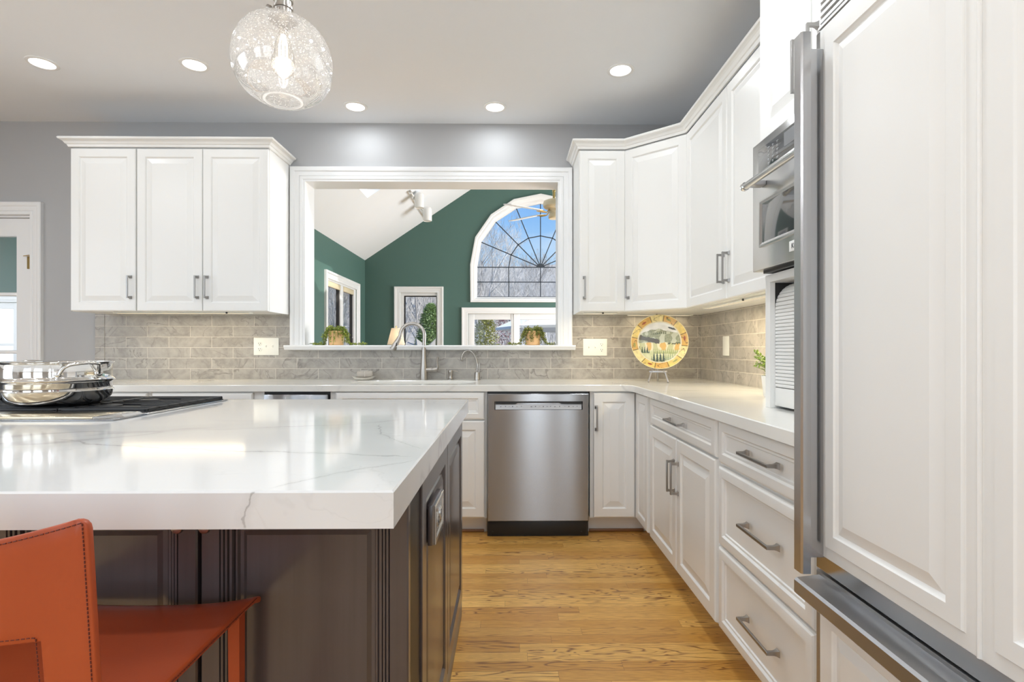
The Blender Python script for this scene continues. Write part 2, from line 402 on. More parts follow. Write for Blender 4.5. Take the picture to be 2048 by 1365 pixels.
m = MB(); m.box(-4.95, -2.7, -0.08, 1.5, 3.99, 0.0); struct(m.build('floor', M['oak'], smooth=False))
m = MB(); m.box(-4.95, -2.7, CEIL, 1.5, 4.0, CEIL + 0.1); struct(m.build('ceiling', M['ceil'], smooth=False))
m = MB()
m.holed([(-4.95, 0), (-4.25, 0), (-4.25, 2.085), (-3.40, 2.085), (-3.40, 0), (1.5, 0), (1.5, CEIL), (-4.95, CEIL)],
        [rect(-1.469, 1.120, 0.367, 2.343)], yplane(3.85), 0.15)
struct(m.build('wall_back', M['wall'], smooth=False))
m = MB(); m.box(WX, -2.7, 0, WX + 0.1, 3.85, CEIL); struct(m.build('wall_right', M['wall'], smooth=False))
m = MB(); m.holed(rect(-2.6, 0, 3.85, CEIL), [rect(-0.4, 0.6, 1.6, 2.5)], xplane(-4.85, -1), 0.1); struct(m.build('wall_left', M['wall'], smooth=False))  # opening out of view, added for the side fill lamp
m = MB(); m.holed(rect(-4.95, 0, 1.5, CEIL), [rect(x - w / 2, 0.6, x + w / 2, 2.5) for x, w in ADDED_WIN_REAR], yplane(-2.6), -0.1)
struct(m.build('wall_front', M['wall'], smooth=False))

# tiled splashback
m = MB()
m.holed([(-2.872, 0.9145), (1.383, 0.9145), (1.383, 1.402), (0.457, 1.402), (0.457, 1.122), (-1.558, 1.122), (-1.558, 1.402), (-2.872, 1.402)], [], yplane(3.84), 0.01)
struct(m.build('wall_tiles_back', M['tile'], smooth=False))
m = MB(); m.box(WX - 0.01, 1.95, 0.9145, WX, 3.85, 1.402); struct(m.build('wall_tiles_right', M['tiley'], smooth=False))
m = MB(); m.box(-2.942, 3.84, 0.9145, -2.8745, 3.85, 1.402); struct(m.build('trim_4', M['tile'], smooth=False))

# cased pass-through: moulded casing, jamb liner, sill board
def casing(m, x0, x1, z0, z1, y, prof, bottom=False):
    ls = []
    for o, d in prof:
        ls.append([(x0 - o, y - d, z0 - (o if bottom else 0)), (x0 - o, y - d, z1 + o), (x1 + o, y - d, z1 + o), (x1 + o, y - d, z0 - (o if bottom else 0))])
    m.loops(ls, closed=bottom)
PROF = [(0.0, 0.0), (0.0, 0.012), (0.004, 0.016), (0.022, 0.017), (0.025, 0.013), (0.028, 0.017), (0.040, 0.020), (0.056, 0.021), (0.060, 0.026), (0.070, 0.030), (0.084, 0.031), (0.089, 0.026), (0.089, 0.0)]
m = MB(); casing(m, -1.469, 0.367, 1.158, 2.343, 3.85, PROF)
m.box(-1.469, 3.838, 1.158, -1.455, 4.02, 2.343); m.box(0.353, 3.838, 1.158, 0.367, 4.02, 2.343); m.box(-1.455, 3.838, 2.330, 0.353, 4.02, 2.343)
casing(m, -1.469, 0.367, 1.158, 2.343, 4.0, [(o, -d) for o, d in PROF])
struct(m.build('trim_1', M['trimw']))
m = MB()
sp = [(3.84, 1.123), (3.775, 1.123), (3.766, 1.127), (3.762, 1.135), (3.752, 1.148), (3.752, 1.154), (3.757, 1.158), (3.84, 1.158)]
m.holed(sp, [], lambda a, b, t: (-1.573 + t, a, b), 2.044)
m.box(-1.4685, 3.8401, 1.1215, 0.3665, 4.035, 1.158)
struct(m.build('trim_2', M['trimw']))

# glazed door on the left with its casing
m = MB(); casing(m, -4.25, -3.40, 0, 2.085, 3.85, PROF)
m.box(-4.25, 3.86, 0, -4.235, 4.0, 2.085); m.box(-3.415, 3.86, 0, -3.40, 4.0, 2.085); m.box(-4.235, 3.86, 2.07, -3.415, 4.0, 2.085)
struct(m.build('trim_3', M['trimw']))
d1 = struct(thing('door_1', None, None, (-4.233, 3.872, 0.01)))
W, H = 0.816, 2.056
m = MB(); pz = [0.28, 0.70, 1.115, 1.53, 1.945]
m.box(0, 0, 0, 0.105, 0.04, H); m.box(W - 0.105, 0, 0, W, 0.04, H); m.box(0.105, 0, 0, W - 0.105, 0.04, 0.27); m.box(0.105, 0, 1.93, W - 0.105, 0.04, H)
for z in (0.685, 1.10, 1.515): m.rbox(0.105, 0.004, z - 0.012, W - 0.105, 0.036, z + 0.012, 0.005)
m.rbox(W / 2 - 0.012, 0.004, 0.27, W / 2 + 0.012, 0.036, 1.93, 0.005)
struct(m.build('door_frame', M['trimw'], d1))
zz = [0.27, 0.685, 1.10, 1.515, 1.93]
for i in range(4):
    for a in (0.105, W / 2 + 0.004):
        m = MB(); m.box(a, 0.018, zz[i], a + W / 2 - 0.109, 0.022, zz[i + 1]); m.build('pane', M['glass'], d1)
m = MB(); m.cyl((W + 0.004, -0.006, 1.69), (W + 0.004, -0.006, 1.79), 0.007, 10); m.rbox(W - 0.03, -0.003, 1.695, W + 0.03, 0.001, 1.785, 0.002)
m.tube([(W - 0.045, -0.014, 1.786), (W + 0.004, -0.010, 1.793), (W + 0.045, -0.016, 1.784)], 0.003, 8)
m.build('hinge', M['brass'], d1)

# unseen windows behind the viewpoint, added to carry the fill lamps
k = 10
for x, w in ADDED_WIN_REAR:
    m = MB(); casing(m, x - w / 2, x + w / 2, 0.6, 2.5, -2.6, [(o, -d) for o, d in PROF], True)
    m.box(x - 0.02, -2.68, 0.6, x + 0.02, -2.63, 2.5); m.box(x - w / 2, -2.68, 1.53, x + w / 2, -2.64, 1.57)
    o = struct(m.build('window_%d' % k, M['trimw'])); k += 1
    m = MB(); m.box(x - w / 2, -2.66, 0.6, x + w / 2, -2.656, 2.5); m.build('pane', M['glass'], o)

# ------------------------------------------------------------------ side room seen through the glazed door
m = MB(); m.box(-6.2, 4.0, -0.08, -2.45, 5.75, 0.0); struct(m.build('floor_side_room', M['oak'], smooth=False))
m = MB(); m.box(-6.2, 4.0, 2.5, -2.45, 5.75, 2.56); struct(m.build('ceiling_side_room', M['ceil'], smooth=False))
m = MB(); m.holed(rect(-6.2, 0, -2.45, 2.5), [rect(-5.78, 0.35, -5.13, 1.62)], yplane(5.65), 0.1); struct(m.build('wall_side_room_back', M['teal'], smooth=False))
m = MB(); m.box(-2.55, 4.0, 0, -2.45, 5.65, 2.5); struct(m.build('wall_side_room_right', M['teal'], smooth=False))
m = MB(); m.holed(rect(4.0, 0, 5.65, 2.5), [rect(4.2, 0.9, 5.2, 2.3)], xplane(-6.1, -1), 0.1); struct(m.build('wall_side_room_left', M['teal'], smooth=False))
m = MB(); casing(m, -5.78, -5.13, 0.35, 1.62, 5.65, PROF, True)
m.holed(rect(-5.78, .35, -5.13, 1.62), [rect(-5.73, .42, -5.18, 1.56)], yplane(5.66), .04)
m.box(-5.47, 5.665, 0.35, -5.445, 5.695, 1.62)
for z in (0.78, 1.18): m.box(-5.78, 5.665, z - 0.012, -5.13, 5.695, z + 0.012)
o = struct(m.build('window_5', M['trimw']))
m = MB(); m.box(-5.78, 5.678, 0.35, -5.13, 5.682, 1.62); m.build('pane', M['glass'], o)

# ------------------------------------------------------------------ family room behind the pass-through
FX0, FX1, FY, RX, PL, SL = -2.102, 3.042, 7.85, 0.47, 2.435, 0.674
RZ = PL + SL * (RX - FX0)
m = MB(); m.box(FX0 - 0.1, 4.0, -0.08, FX1 + 0.1, FY + 0.1, 0.0); struct(m.build('floor_family_room', M['oak'], smooth=False))
gable = [(FX0, 0), (FX1, 0), (FX1, PL), (RX, RZ), (FX0, PL)]
IN = [(-0.467, 1.905), (-0.464, 2.350), (-0.403, 2.716), (-0.192, 3.017), (0.114, 3.216), (0.47, 3.288)]
OUT = [(-0.561, 1.822), (-0.566, 2.372), (-0.491, 2.776), (-0.261, 3.108), (0.074, 3.333), (0.47, 3.415)]
mir = lambda l: l + [(2 * RX - a, b) for a, b in reversed(l[:-1])]
IN, OUT = mir(IN), mir(OUT)
MID = [((a * .35 + c * .65), (b * .35 + d * .65)) for (a, b), (c, d) in zip(OUT, IN)]
NW = (-1.585, 0.55, -1.045, 1.960)
SWN = (-0.600, 0.62, 1.540, 1.655)
m = MB(); m.holed(gable, [MID, rect(*NW), rect(*SWN)], yplane(FY), 0.14); struct(m.build('wall_family_back', M['teal'], smooth=False))
m = MB(); m.holed([(FX0, CEIL), (FX1, CEIL), (FX1, CEIL + 0.01), (RX, RZ), (FX0 + (CEIL - PL) / SL, CEIL + 0.01)], [], yplane(3.99), -0.1); struct(m.build('wall_family_front', M['teal'], smooth=False))
WL = (6.21, 0.62, 7.41, 1.955)
m = MB(); m.holed(rect(4.0, 0, FY, PL), [rect(*WL)], xplane(FX0, -1), 0.06); struct(m.build('wall_family_left', M['teal'], smooth=False))
m = MB(); m.holed(rect(4.0, 0, FY, PL), [rect(4.7, 0.65, 7.3, 2.15)], xplane(FX1, 1), 0.14); struct(m.build('wall_family_right', M['teal'], smooth=False))  # opening out of view, added to let the fill in
sl = lambda x: PL + SL * (x - FX0)
SKY = [(-1.557, 5.919), (-0.75, 5.919), (-0.75, 4.85), (-1.557, 4.85)]
m = MB(); m.holed([(FX0 - 0.3, 3.9), (RX, 3.9), (RX, FY + 0.3), (FX0 - 0.3, FY + 0.3)], [SKY], lambda a, b, t: (a, b, sl(a) + t), 0.16)
m.holed([(RX, 3.9), (FX1 + 0.3, 3.9), (FX1 + 0.3, FY + 0.3), (RX, FY + 0.3)], [], lambda a, b, t: (a, b, sl(2 * RX - a) + t), 0.16)
struct(m.build('ceiling_family_room', M['ceil'], smooth=False))
m = MB(); m.add([(a, b, sl(a) + 0.17) for a, b in SKY] + [(a, b, sl(a) + 0.175) for a, b in SKY], [(0, 1, 2, 3), (4, 5, 6, 7), (0, 1, 5, 4), (1, 2, 6, 5), (2, 3, 7, 6), (3, 0, 4, 7)])
struct(m.build('window_6', M['glass'], smooth=False))

# window_1: pair of casements on the left wall
def xcasing(m, y0, y1, z0, z1, x, prof):
    m.loops([[(x + d, y0 - o, z0 - o), (x + d, y0 - o, z1 + o), (x + d, y1 + o, z1 + o), (x + d, y1 + o, z0 - o)] for o, d in prof])
m = MB(); y0, z0, y1, z1 = WL
xcasing(m, y0, y1, z0, z1, FX0, PROF)
m.box(FX0 - 0.06, y0, z0, FX0 - 0.001, y0 + 0.02, z1); m.box(FX0 - 0.06, y1 - 0.10, z0, FX0 - 0.008, y1, z1); m.box(FX0 - 0.06, y0 + .02, z1 - 0.02, FX0 - 0.001, y1 - .10, z1); m.box(FX0 - 0.06, y0 + .02, z0, FX0 - 0.001, y1 - .10, z0 + 0.02)
ym = 6.80
m.box(FX0 - 0.06, ym - 0.06, z0, FX0 - 0.012, ym + 0.06, z1)
w1 = struct(m.build('window_1', M['trimw']))
for a, b in ((y0 + 0.01, ym - 0.06), (ym + 0.06, y1 - 0.10)):
    m = MB()
    m.box(FX0 - 0.060, a, z0 + 0.02, FX0 - 0.040, a + 0.018, z1 - 0.02); m.box(FX0 - 0.060, b - 0.02, z0 + 0.02, FX0 - 0.022, b, z1 - 0.02)
    m.box(FX0 - 0.060, a + .018, z0 + 0.02, FX0 - 0.041, b - .02, z0 + 0.06); m.box(FX0 - 0.060, a + .018, z1 - 0.06, FX0 - 0.041, b - .02, z1 - 0.02)
    tag(m.build('sash', plain('dark_bronze_sash', (.075, .07, .065), .5), w1), 'dark framed sash')
    m = MB(); m.box(FX0 - 0.056, a, z0 + 0.02, FX0 - 0.053, b, z1 - 0.02); m.build('pane', M['glass'], w1)
    m = MB(); m.rbox(FX0 - 0.036, a + 0.005, z1 - 0.085, FX0 - 0.003, b - 0.005, z1 - 0.02, 0.006)
    tag(m.build('rolled_blind', M['cream'], w1), 'cream rolled-up blind')
m = MB(); m.cyl((FX0 - 0.018, y1 - 0.12, 1.30), (FX0 - 0.018, y1 - 0.12, 1.86), 0.002, 6); m.sphere((FX0 - 0.018, y1 - 0.12, 1.29), 0.009, 10)
m.build('blind_cord', M['whitem'], w1)

# window_2: narrow fixed window
m = MB(); x0, z0, x1, z1 = NW
casing(m, x0, x1, z0, z1, FY, PROF, True)
m.holed(rect(x0, z0, x1, z1), [rect(x0 + .045, z0 + .04, x1 - .012, z1 - .04)], yplane(FY + .01), .08)
w2 = struct(m.build('window_2', M['trimw']))
m = MB()
m.holed(rect(x0 + .0455, z0 + .0405, x1 - .0125, z1 - .0405), [rect(x0 + .062, z0 + .045, x1 - .024, z1 - .052)], yplane(FY + .04), .04)
tag(m.build('glazing_gasket', M['dark'], w2), 'black glazing gasket')
m = MB(); m.box(x0 + 0.045, FY + 0.06, z0 + 0.04, x1 - 0.012, FY + 0.064, z1 - 0.04); m.build('pane', M['glass'], w2)

# window_3: big faceted arch with dark sunburst bars
m = MB()
def lp(l, y): return [(a, y, b) for a, b in l]
def inter(f): return [(a * (1 - f) + c * f, b * (1 - f) + d * f) for (a, b), (c, d) in zip(OUT, IN)]
m.loops([lp(inter(f), FY - d) for f, d in ((0, 0), (0, .024), (.06, .03), (.28, .028), (.36, .02), (.62, .016), (.66, .012), (.70, -.02), (.80, -.05), (1.0, -.055), (1.0, -.09))])
w3 = struct(m.build('window_3', M['trimw']))
hub = (RX, 2.347); BW = 0.013
m = MB()
def bar(a, b, w=BW, y=FY + 0.062):
    d = Vector((b[0] - a[0], b[1] - a[1])); n = Vector((-d.y, d.x)).normalized() * w / 2
    m.holed([(a[0] + n.x, a[1] + n.y), (a[0] - n.x, a[1] - n.y), (b[0] - n.x, b[1] - n.y), (b[0] + n.x, b[1] + n.y)], [], yplane(y), 0.012)
for p in IN[2:-2]: bar(hub, p)
ring = [(0.0, 2.347), (0.035, 2.531), (0.138, 2.679), (0.289, 2.778), (0.47, 2.813)]
ring = mir(ring)
for a, b in zip(ring[:-1], ring[1:]): bar(a, b)
bar((-0.465, 2.347), (2 * RX + 0.465, 2.347)); bar((-0.466, 2.128), (2 * RX + 0.466, 2.128))
for x in (0.0, RX, 2 * RX): bar((x, 1.905), (x, 2.347))
bar((-0.467, 1.907), (2 * RX + 0.467, 1.907), 0.014)
m.holed([(RX + 0.062 * math.cos(PI * i / 14), 2.347 + 0.056 * math.sin(PI * i / 14)) for i in range(15)], [], yplane(FY + 0.060), 0.016)
tag(m.build('sunburst_bars', plain('charcoal_glazing_bars', (0.035, 0.045, 0.06), 0.5), w3), 'charcoal sunburst glazing bars')
m = MB(); m.holed(IN, [], yplane(FY + 0.07), 0.004); m.build('pane', M['glass'], w3, smooth=False)

# window_4: low triple window
m = MB(); x0, z0, x1, z1 = SWN
casing(m, x0, x1, z0, z1, FY, PROF, True)
ST = [(x0, -0.507), (0.033, 0.160), (0.780, 0.907), (1.447, x1)]
for a, b in ST: m.rbox(a, FY + 0.015, z0, b, FY + 0.09, z1, 0.004)
m.box(x0, FY + 0.02, z1 - 0.085, x1, FY + 0.09, z1); m.box(x0, FY + 0.02, z0, x1, FY + 0.09, z0 + 0.07)
for c in (0.080, 0.85): m.box(c - 0.004, FY + 0.008, z0, c + 0.004, FY + 0.03, z1)
w4 = struct(m.build('window_4', M['trimw']))
for a, b in ((-0.507, 0.033), (0.160, 0.780), (0.907, 1.447)):
    m = MB(); m.box(a, FY + 0.058, z0 + 0.07, b, FY + 0.062, z1 - 0.085); m.build('pane', M['glass'], w4)
# ------------------------------------------------------------------ cabinet parts
def panel_rings(m, x0, z0, w, h, prof):
    ls = [[(x0 + i, y, z0 + i), (x0 + w - i, y, z0 + i), (x0 + w - i, y, z0 + h - i), (x0 + i, y, z0 + h - i)] for i, y in prof]
    m.loops(ls, True, True)
def door_prof(t=0.021, st=0.057):
    return [(0, 0), (0, -t + .006), (.002, -t + .002), (.006, -t), (st - .004, -t), (st, -t + .003), (st + .003, -t + .0075), (st + .008, -t + .008), (st + .038, -t + .0015), (st + .041, -t + .0005)]
def drawer_prof(t=0.021, st=0.040):
    return [(0, 0), (0, -t + .010), (.003, -t + .004), (.008, -t + .001), (.013, -t), (st - .003, -t), (st, -t + .003), (st + .003, -t + .0065), (st + .010, -t + .0065), (st + .013, -t + .011)]
def door(parent, x0, z0, w, h, mat=None, prof=None, name='door'):
    m = MB(); panel_rings(m, 0, 0, w, h, prof or door_prof())
    return m.build(name, mat or M['cab'], parent, (x0, 0, z0), angle=12)
def drawer(parent, x0, z0, w, h): return door(parent, x0, z0, w, h, None, drawer_prof(), 'drawer')
PULLS = {}
def pull(parent, x, z, L=0.146, horiz=False, y=-0.021, mat=None):
    key = (round(L, 3), horiz)
    if key not in PULLS:
        m = MB()
        if horiz: m.m = Matrix.Rotation(R(90), 4, 'Y')
        a = L / 2
        m.rbox(-.0048, -.037, -a, .0048, -.029, a, .0016)
        for s in (-1, 1):
            c = s * (a - .006)
            m.loops([[(-q, yy, c - q), (q, yy, c - q), (q, yy, c + q), (-q, yy, c + q)] for q, yy in ((.0095, 0), (.0095, -.002), (.0068, -.008), (.0052, -.015), (.0050, -.031))], True, True)
        o = m.build('handle', mat or M['pull'], parent, angle=20); PULLS[key] = o
    else:
        o = PULLS[key].copy(); COL.objects.link(o); o.parent = parent
    o.location = (x, y, z); return o
def body(parent, w, d, h, z0=0.0, name='body', mat=None, y0=0.0):
    m = MB(); m.box(0, y0, z0, w, d, h); return m.build(name, mat or M['cab'], parent, smooth=False)

# ------------------------------------------------------------------ wall cabinets, left group
UF = 3.521                                                   # carcass front of the wall cabinets (door faces at 3.50)
ZB, ZT = 1.374, 2.445
UD = 3.838 - UF
def wall_cab(label, loc, rz, w, doors, hinges, group=None, d=UD, h=ZT - ZB, name='wall_cabinet', zoff=0.0, name2=None):
    t = thing(name, label, 'cabinet', loc, rz, group)
    m = MB(); m.box(0, 0, 0.002, w, d, h)
    m.build('body', M['cab'], t, smooth=False)
    for (x0, dw), side in zip(doors, hinges):
        dr = door(t, x0, 0.004, dw, h - 0.016)
        if side: pull(dr, 0.030 if side == 'l' else dw - 0.030, 0.154)
    return t
GU = 'white wall cabinets round the kitchen'
wall_cab('white single-door wall cabinet at the left end above the tiles', (-2.842, UF, ZB), 0, 0.424, [(0.002, 0.418)], 'r', GU)
wall_cab('white double-door wall cabinet left of the pass-through', (-2.417, UF, ZB), 0, 0.852, [(0.003, 0.422), (0.428, 0.422)], ['r', 'l'], GU)
# right group
wall_cab('narrow white single-door wall cabinet right of the pass-through', (0.462, UF, ZB), 0, 0.305, [(0.003, 0.298)], 'l', GU)
RF = 1.096                                                   # carcass front of the right-hand wall cabinets
p0 = Vector((0.769, UF + 0.003)); p1 = Vector((RF, 3.232))
dv = p1 - p0; ang = math.atan2(dv.y, dv.x); L = dv.length
t = thing('corner_wall_cabinet', 'white diagonal corner wall cabinet above the painted plate', 'cabinet', (p0.x, p0.y, ZB), 0, GU)
m = MB(); hh = ZT - ZB
poly = [(0, 0), (dv.x, dv.y), (WX - 0.012 - p0.x, dv.y), (WX - 0.012 - p0.x, 3.838 - p0.y), (0, 3.838 - p0.y)]
m.holed(poly, [], lambda a, b, q: (a, b, 0.002 + q), hh - 0.002); m.build('body', M['cab'], t, smooth=False)
m = MB(); panel_rings(m, 0, 0, L - 0.012, hh - 0.016, door_prof())
dr = m.build('door', M['cab'], t, (0.006 * math.cos(ang), 0.006 * math.sin(ang), 0.004), ang, angle=12)
pull(dr, 0.028, 0.154)
RD = WX - 0.012 - RF
RZ_ = R(-90)
wall_cab('white double-door wall cabinet on the right wall before the oven', (RF, 3.229, ZB), RZ_, 1.235, [(0.004, 0.594), (0.602, 0.594)], ['r', 'l'], GU, d=RD)

# crown mouldings: one continuous run each
CP = [(0.0, -0.004), (0.008, -0.004), (0.012, 0.004), (0.014, 0.010), (0.020, 0.013), (0.028, 0.026), (0.036, 0.032), (0.046, 0.036), (0.050, 0.044), (0.046, 0.050), (0.0, 0.050)]
def crown(path, z, name, label):
    t = thing(name, label, 'moulding', (path[0][0], path[0][1], z))
    pts = [Vector(p) for p in path]; n = len(pts); ls = []
    nrm = []
    for i in range(n - 1):
        d = (pts[i + 1] - pts[i]).normalized(); nrm.append(Vector((d.y, -d.x)))   # outward = right of travel
    cols = []
    for i in range(n):
        if i == 0: off = nrm[0]
        elif i == n - 1: off = nrm[-1]
        else:
            s = nrm[i - 1] + nrm[i]; off = s / s.dot(nrm[i])
        cols.append([(pts[i].x + off.x * o - path[0][0], pts[i].y + off.y * o - path[0][1], h) for o, h in CP])
    m = MB(); m.loops(cols, True, True, closed=True)
    m.build('profile', M['cab'], t, angle=14)
    tag(t, label, 'moulding'); return t
crown([(-2.842, 3.836), (-2.842, UF - 0.018), (-1.565, UF - 0.018), (-1.565, 3.836)], ZT, 'crown_moulding', 'white crown moulding topping the left wall cabinets')
crown([(0.462, 3.836), (0.462, UF - 0.018), (p0.x - 0.004, UF - 0.018), (RF - 0.018, 3.229), (RF - 0.018, 1.99)], ZT, 'crown_moulding', 'white crown moulding along the angled right wall cabinets')

# under-cabinet light bars with their dark switch knobs
def ucl(label, loc, rz, L, knob, pw=5.0):
    t = thing('under_cabinet_light', label, 'light', loc, rz, 'under-cabinet light bars')
    m = MB(); m.rbox(0, 0, -0.012, L, 0.05, -0.0042, 0.003); m.build('housing', M['plastic'], t)
    m = MB(); m.box(0.02, 0.012, -0.0135, L - 0.02, 0.042, -0.012); m.build('diffuser', M['warmled'], t, smooth=False)
    m = MB(); m.cyl((knob, -0.005, -0.009), (knob, 0.002, -0.009), 0.006, 12); m.build('knob', M['black'], t)
    lo = lamp('under_cabinet_glow', 'AREA', (L / 2, 0.027, -0.016), pw * L, (1.0, 0.83, 0.55), shape='RECTANGLE', size=L * 0.9, size_y=0.03); lo.parent = t
    return t
for a in ((-2.62, 0.9, 0.75, 'thin light bar under the left wall cabinets'),):
    ucl(a[3], (a[0], UF + 0.05, ZB + 0.006), 0, a[1], a[2], 2.0)
ucl('short light bar under the narrow cabinet right of the pass-through', (0.50, UF + 0.05, ZB + 0.006), 0, 0.23, 0.13)
ucl('thin light bar under the cabinets on the right wall', (RF + 0.05, 3.15, ZB + 0.006), RZ_, 0.9, 0.55, 5.0)

ucl('added light bar brightening the tiles under the diagonal corner cabinet', (0.84, 3.75, ZB + 0.006), 0, 0.46, 0.2, 0.9)  # extra bar, added to brighten the corner tiles

# ------------------------------------------------------------------ base cabinets
BF = 3.241                                                   # carcass front of the back run (door faces at 3.22)
BT = 0.874
BD = 3.848 - BF
def toe(parent, w, d, y0=0.075, mat=None):
    m = MB(); m.box(0, y0, 0.0, w, d, 0.105); return m.build('toe_kick', mat or M['cab'], parent, smooth=False)
GB = 'white base cabinets round the kitchen'
def base(label, loc, rz, w, d=BD, name='base_cabinet', hb=BT):
    t = thing(name, label, 'cabinet', loc, rz, GB)
    body(t, w, d, hb, 0.105); toe(t, w, d)
    return t
# left of the compactor: two drawer units, mostly behind the island
t = base('white base cabinet at the far left end of the back counter', (-2.945, BF, 0), 0, 0.80)
drawer(t, 0.02, 0.715, 0.763, 0.152); door(t, 0.02, 0.115, 0.379, 0.59); door(t, 0.404, 0.115, 0.379, 0.59)
t = base('white base cabinet left of the steel trash compactor', (-2.143, BF, 0), 0, 0.672)
drawer(t, 0.008, 0.715, 0.602, 0.152); door(t, 0.008, 0.115, 0.299, 0.59); door(t, 0.311, 0.115, 0.299, 0.59)
# compactor
t = thing('trash_compactor', 'narrow stainless compactor under the back counter behind the island', 'appliance', (-1.465, 3.205, 0))
m = MB(); m.box(0, 0.035, 0.0, 0.388, 0.60, 0.872); m.build('body', M['black'], t, smooth=False)
m = MB(); m.rbox(0.006, 0, 0.12, 0.382, 0.034, 0.858, 0.004); m.build('door', M['steel'], t)
m = MB(); m.cyl((0.05, -0.03, 0.78), (0.338, -0.03, 0.78), 0.009); m.cyl((0.06, -0.03, 0.78), (0.06, 0.0, 0.78), 0.006); m.cyl((0.328, -0.03, 0.78), (0.328, 0, 0.78), 0.006); m.build('handle', M['nickel'], t)
# sink base
t = thing('sink_cabinet', 'white sink base cabinet with a false drawer front under the faucet', 'cabinet', (-1.075, BF, 0), 0, GB)
m = MB(); m.box(0, 0, 0.105, 0.945, 0.02, BT); m.box(0, 0.02, 0.105, 0.02, BD, BT); m.box(0.925, 0.02, 0.105, 0.945, BD, BT); m.box(0.02, 0.02, 0.105, 0.925, BD, 0.125)
m.build('body', M['cab'], t, smooth=False); toe(t, 0.945, BD)
door(t, 0.035, 0.704, 0.895, 0.166, None, drawer_prof(), 'false_drawer_front')
for x, side in ((0.035, 'r'), (0.486, 'l')):
    dr = door(t, x, 0.115, 0.444, 0.582); pull(dr, 0.41 if side == 'r' else 0.03, 0.5)
# corner cabinet (one folding door on each run)
t = thing('corner_base_cabinet', 'white corner base cabinet right of the dishwasher', 'cabinet', (0.492, BF, 0), 0, GB)
RBF = 0.786                                                  # carcass front of the right run (faces at 0.765)
m = MB(); m.holed([(0, 0), (RBF - 0.492, 0), (RBF - 0.492, 2.912 - BF), (WX - 0.494, 2.912 - BF), (WX - 0.494, BD), (0, BD)], [], lambda a, b, q: (a, b, 0.105 + q), BT - 0.105)
m.build('body', M['cab'], t, smooth=False)
m = MB(); m.holed([(0, 0.075), (RBF - 0.492 + 0.075, 0.075), (RBF - 0.492 + 0.075, 2.912 - BF), (WX - 0.494, 2.912 - BF), (WX - 0.494, BD), (0, BD)], [], lambda a, b, q: (a, b, q), 0.105); m.build('toe_kick', M['cab'], t, smooth=False)
dr = door(t, 0.020, 0.113, 0.250, 0.752); pull(dr, 0.016, 0.60)
m = MB(); panel_rings(m, 0, 0, 0.268, 0.752, door_prof(st=.05)); m.build('door', M['cab'], t, (RBF - 0.492, -0.024, 0.113), RZ_, angle=12)
# right run
RBD = WX - 0.003 - RBF
t = base('white base cabinet with one drawer over two doors on the right run', (RBF, 2.909, 0), RZ_, 0.938, RBD)
dr = drawer(t, 0.014, 0.726, 0.918, 0.142); pull(dr, 0.47, 0.07, 0.205, True)
dr = door(t, 0.014, 0.113, 0.455, 0.605); pull(dr, 0.43, 0.43)
dr = door(t, 0.476, 0.113, 0.456, 0.605); pull(dr, 0.025, 0.43)
t = base('white three-drawer base cabinet beside the refrigerator', (RBF, 1.970, 0), RZ_, 0.663, RBD)
for z, h in ((0.713, 0.157), (0.417, 0.286), (0.113, 0.296)):
    dr = drawer(t, 0.020, z, 0.615, h); pull(dr, 0.345, h / 2 + 0.004, 0.205, True)
# oak quarter-round along the toe kicks
m = MB(); m.rbox(-0.999 - 0.1, BF + 0.058, 0.0, -0.152, BF + 0.0745, 0.018, 0.006); m.rbox(0.496, BF + 0.058, 0.0, RBF + 0.05, BF + 0.0745, 0.018, 0.006)
struct(m.build('baseboard_back', plain('dark_oak_shoe_moulding', (0.26, 0.12, 0.045), 0.4)))

# ------------------------------------------------------------------ worktop with sink cut-out
def rrect(x0, y0, x1, y1, r, n=6):
    o = []
    for cx_, cy_, a in ((x1 - r, y1 - r, 0), (x0 + r, y1 - r, 90), (x0 + r, y0 + r, 180), (x1 - r, y0 + r, 270)):
        o += [(cx_ + r * math.cos(R(a + 90 * i / n)), cy_ + r * math.sin(R(a + 90 * i / n))) for i in range(n + 1)]
    return o
def slab(m, poly, holes, z0, z1, r=0.003):
    def inset(l, d):
        n = len(l); o = []
        for i in range(n):
            a, b, c = Vector(l[i - 1]), Vector(l[i]), Vector(l[(i + 1) % n])
            u = (b - a).normalized(); v = (c - b).normalized(); n1 = Vector((-u.y, u.x)); n2 = Vector((-v.y, v.x)); s = n1 + n2
            k = s / max(0.3, s.dot(n2)); o.append(tuple(b + k * d))
        return o
    top = inset(poly, r); ht = [inset(h, r) for h in holes]
    tri = tessellate_polygon([[Vector((a, b, 0)) for a, b in l] for l in [top] + ht])
    fl = [p for l in [top] + ht for p in l]
    m.add([(a, b, z1) for a, b in fl], [tuple(f) for f in tri])
    low = [poly] + list(holes); fl2 = [p for l in low for p in l]
    m.add([(a, b, z0) for a, b in fl2], [tuple(reversed(f)) for f in tessellate_polygon([[Vector((a, b, 0)) for a, b in l] for l in low])])
    for l, t_ in zip(low, [top] + ht):
        m.loops([[(a, b, z0) for a, b in l], [(a, b, z1 - r) for a, b in l], [(a, b, z1) for a, b in t_]])
SINK = rrect(-1.030, 3.345, -0.215, 3.690, 0.15)
arc = [(0.700 - 0.06 + 0.10 * math.sin(R(a)) * 1.0, 0) for a in ()]
IC = (0.66, 3.135)                                           # rounded inner corner
corner = [(IC[0] + 0.08 * math.sin(R(a)), IC[1] + 0.08 * math.cos(R(a))) for a in (0, 18, 36, 54, 72, 90)]
poly = [(-2.965, 3.215)] + corner + [(0.738, 1.305), (WX - 0.0105, 1.305), (WX - 0.0105, 3.8385), (-2.965, 3.8385)]
t = thing('worktop', 'long white veined quartz worktop along the back and right walls', 'worktop', (0, 0, 0))
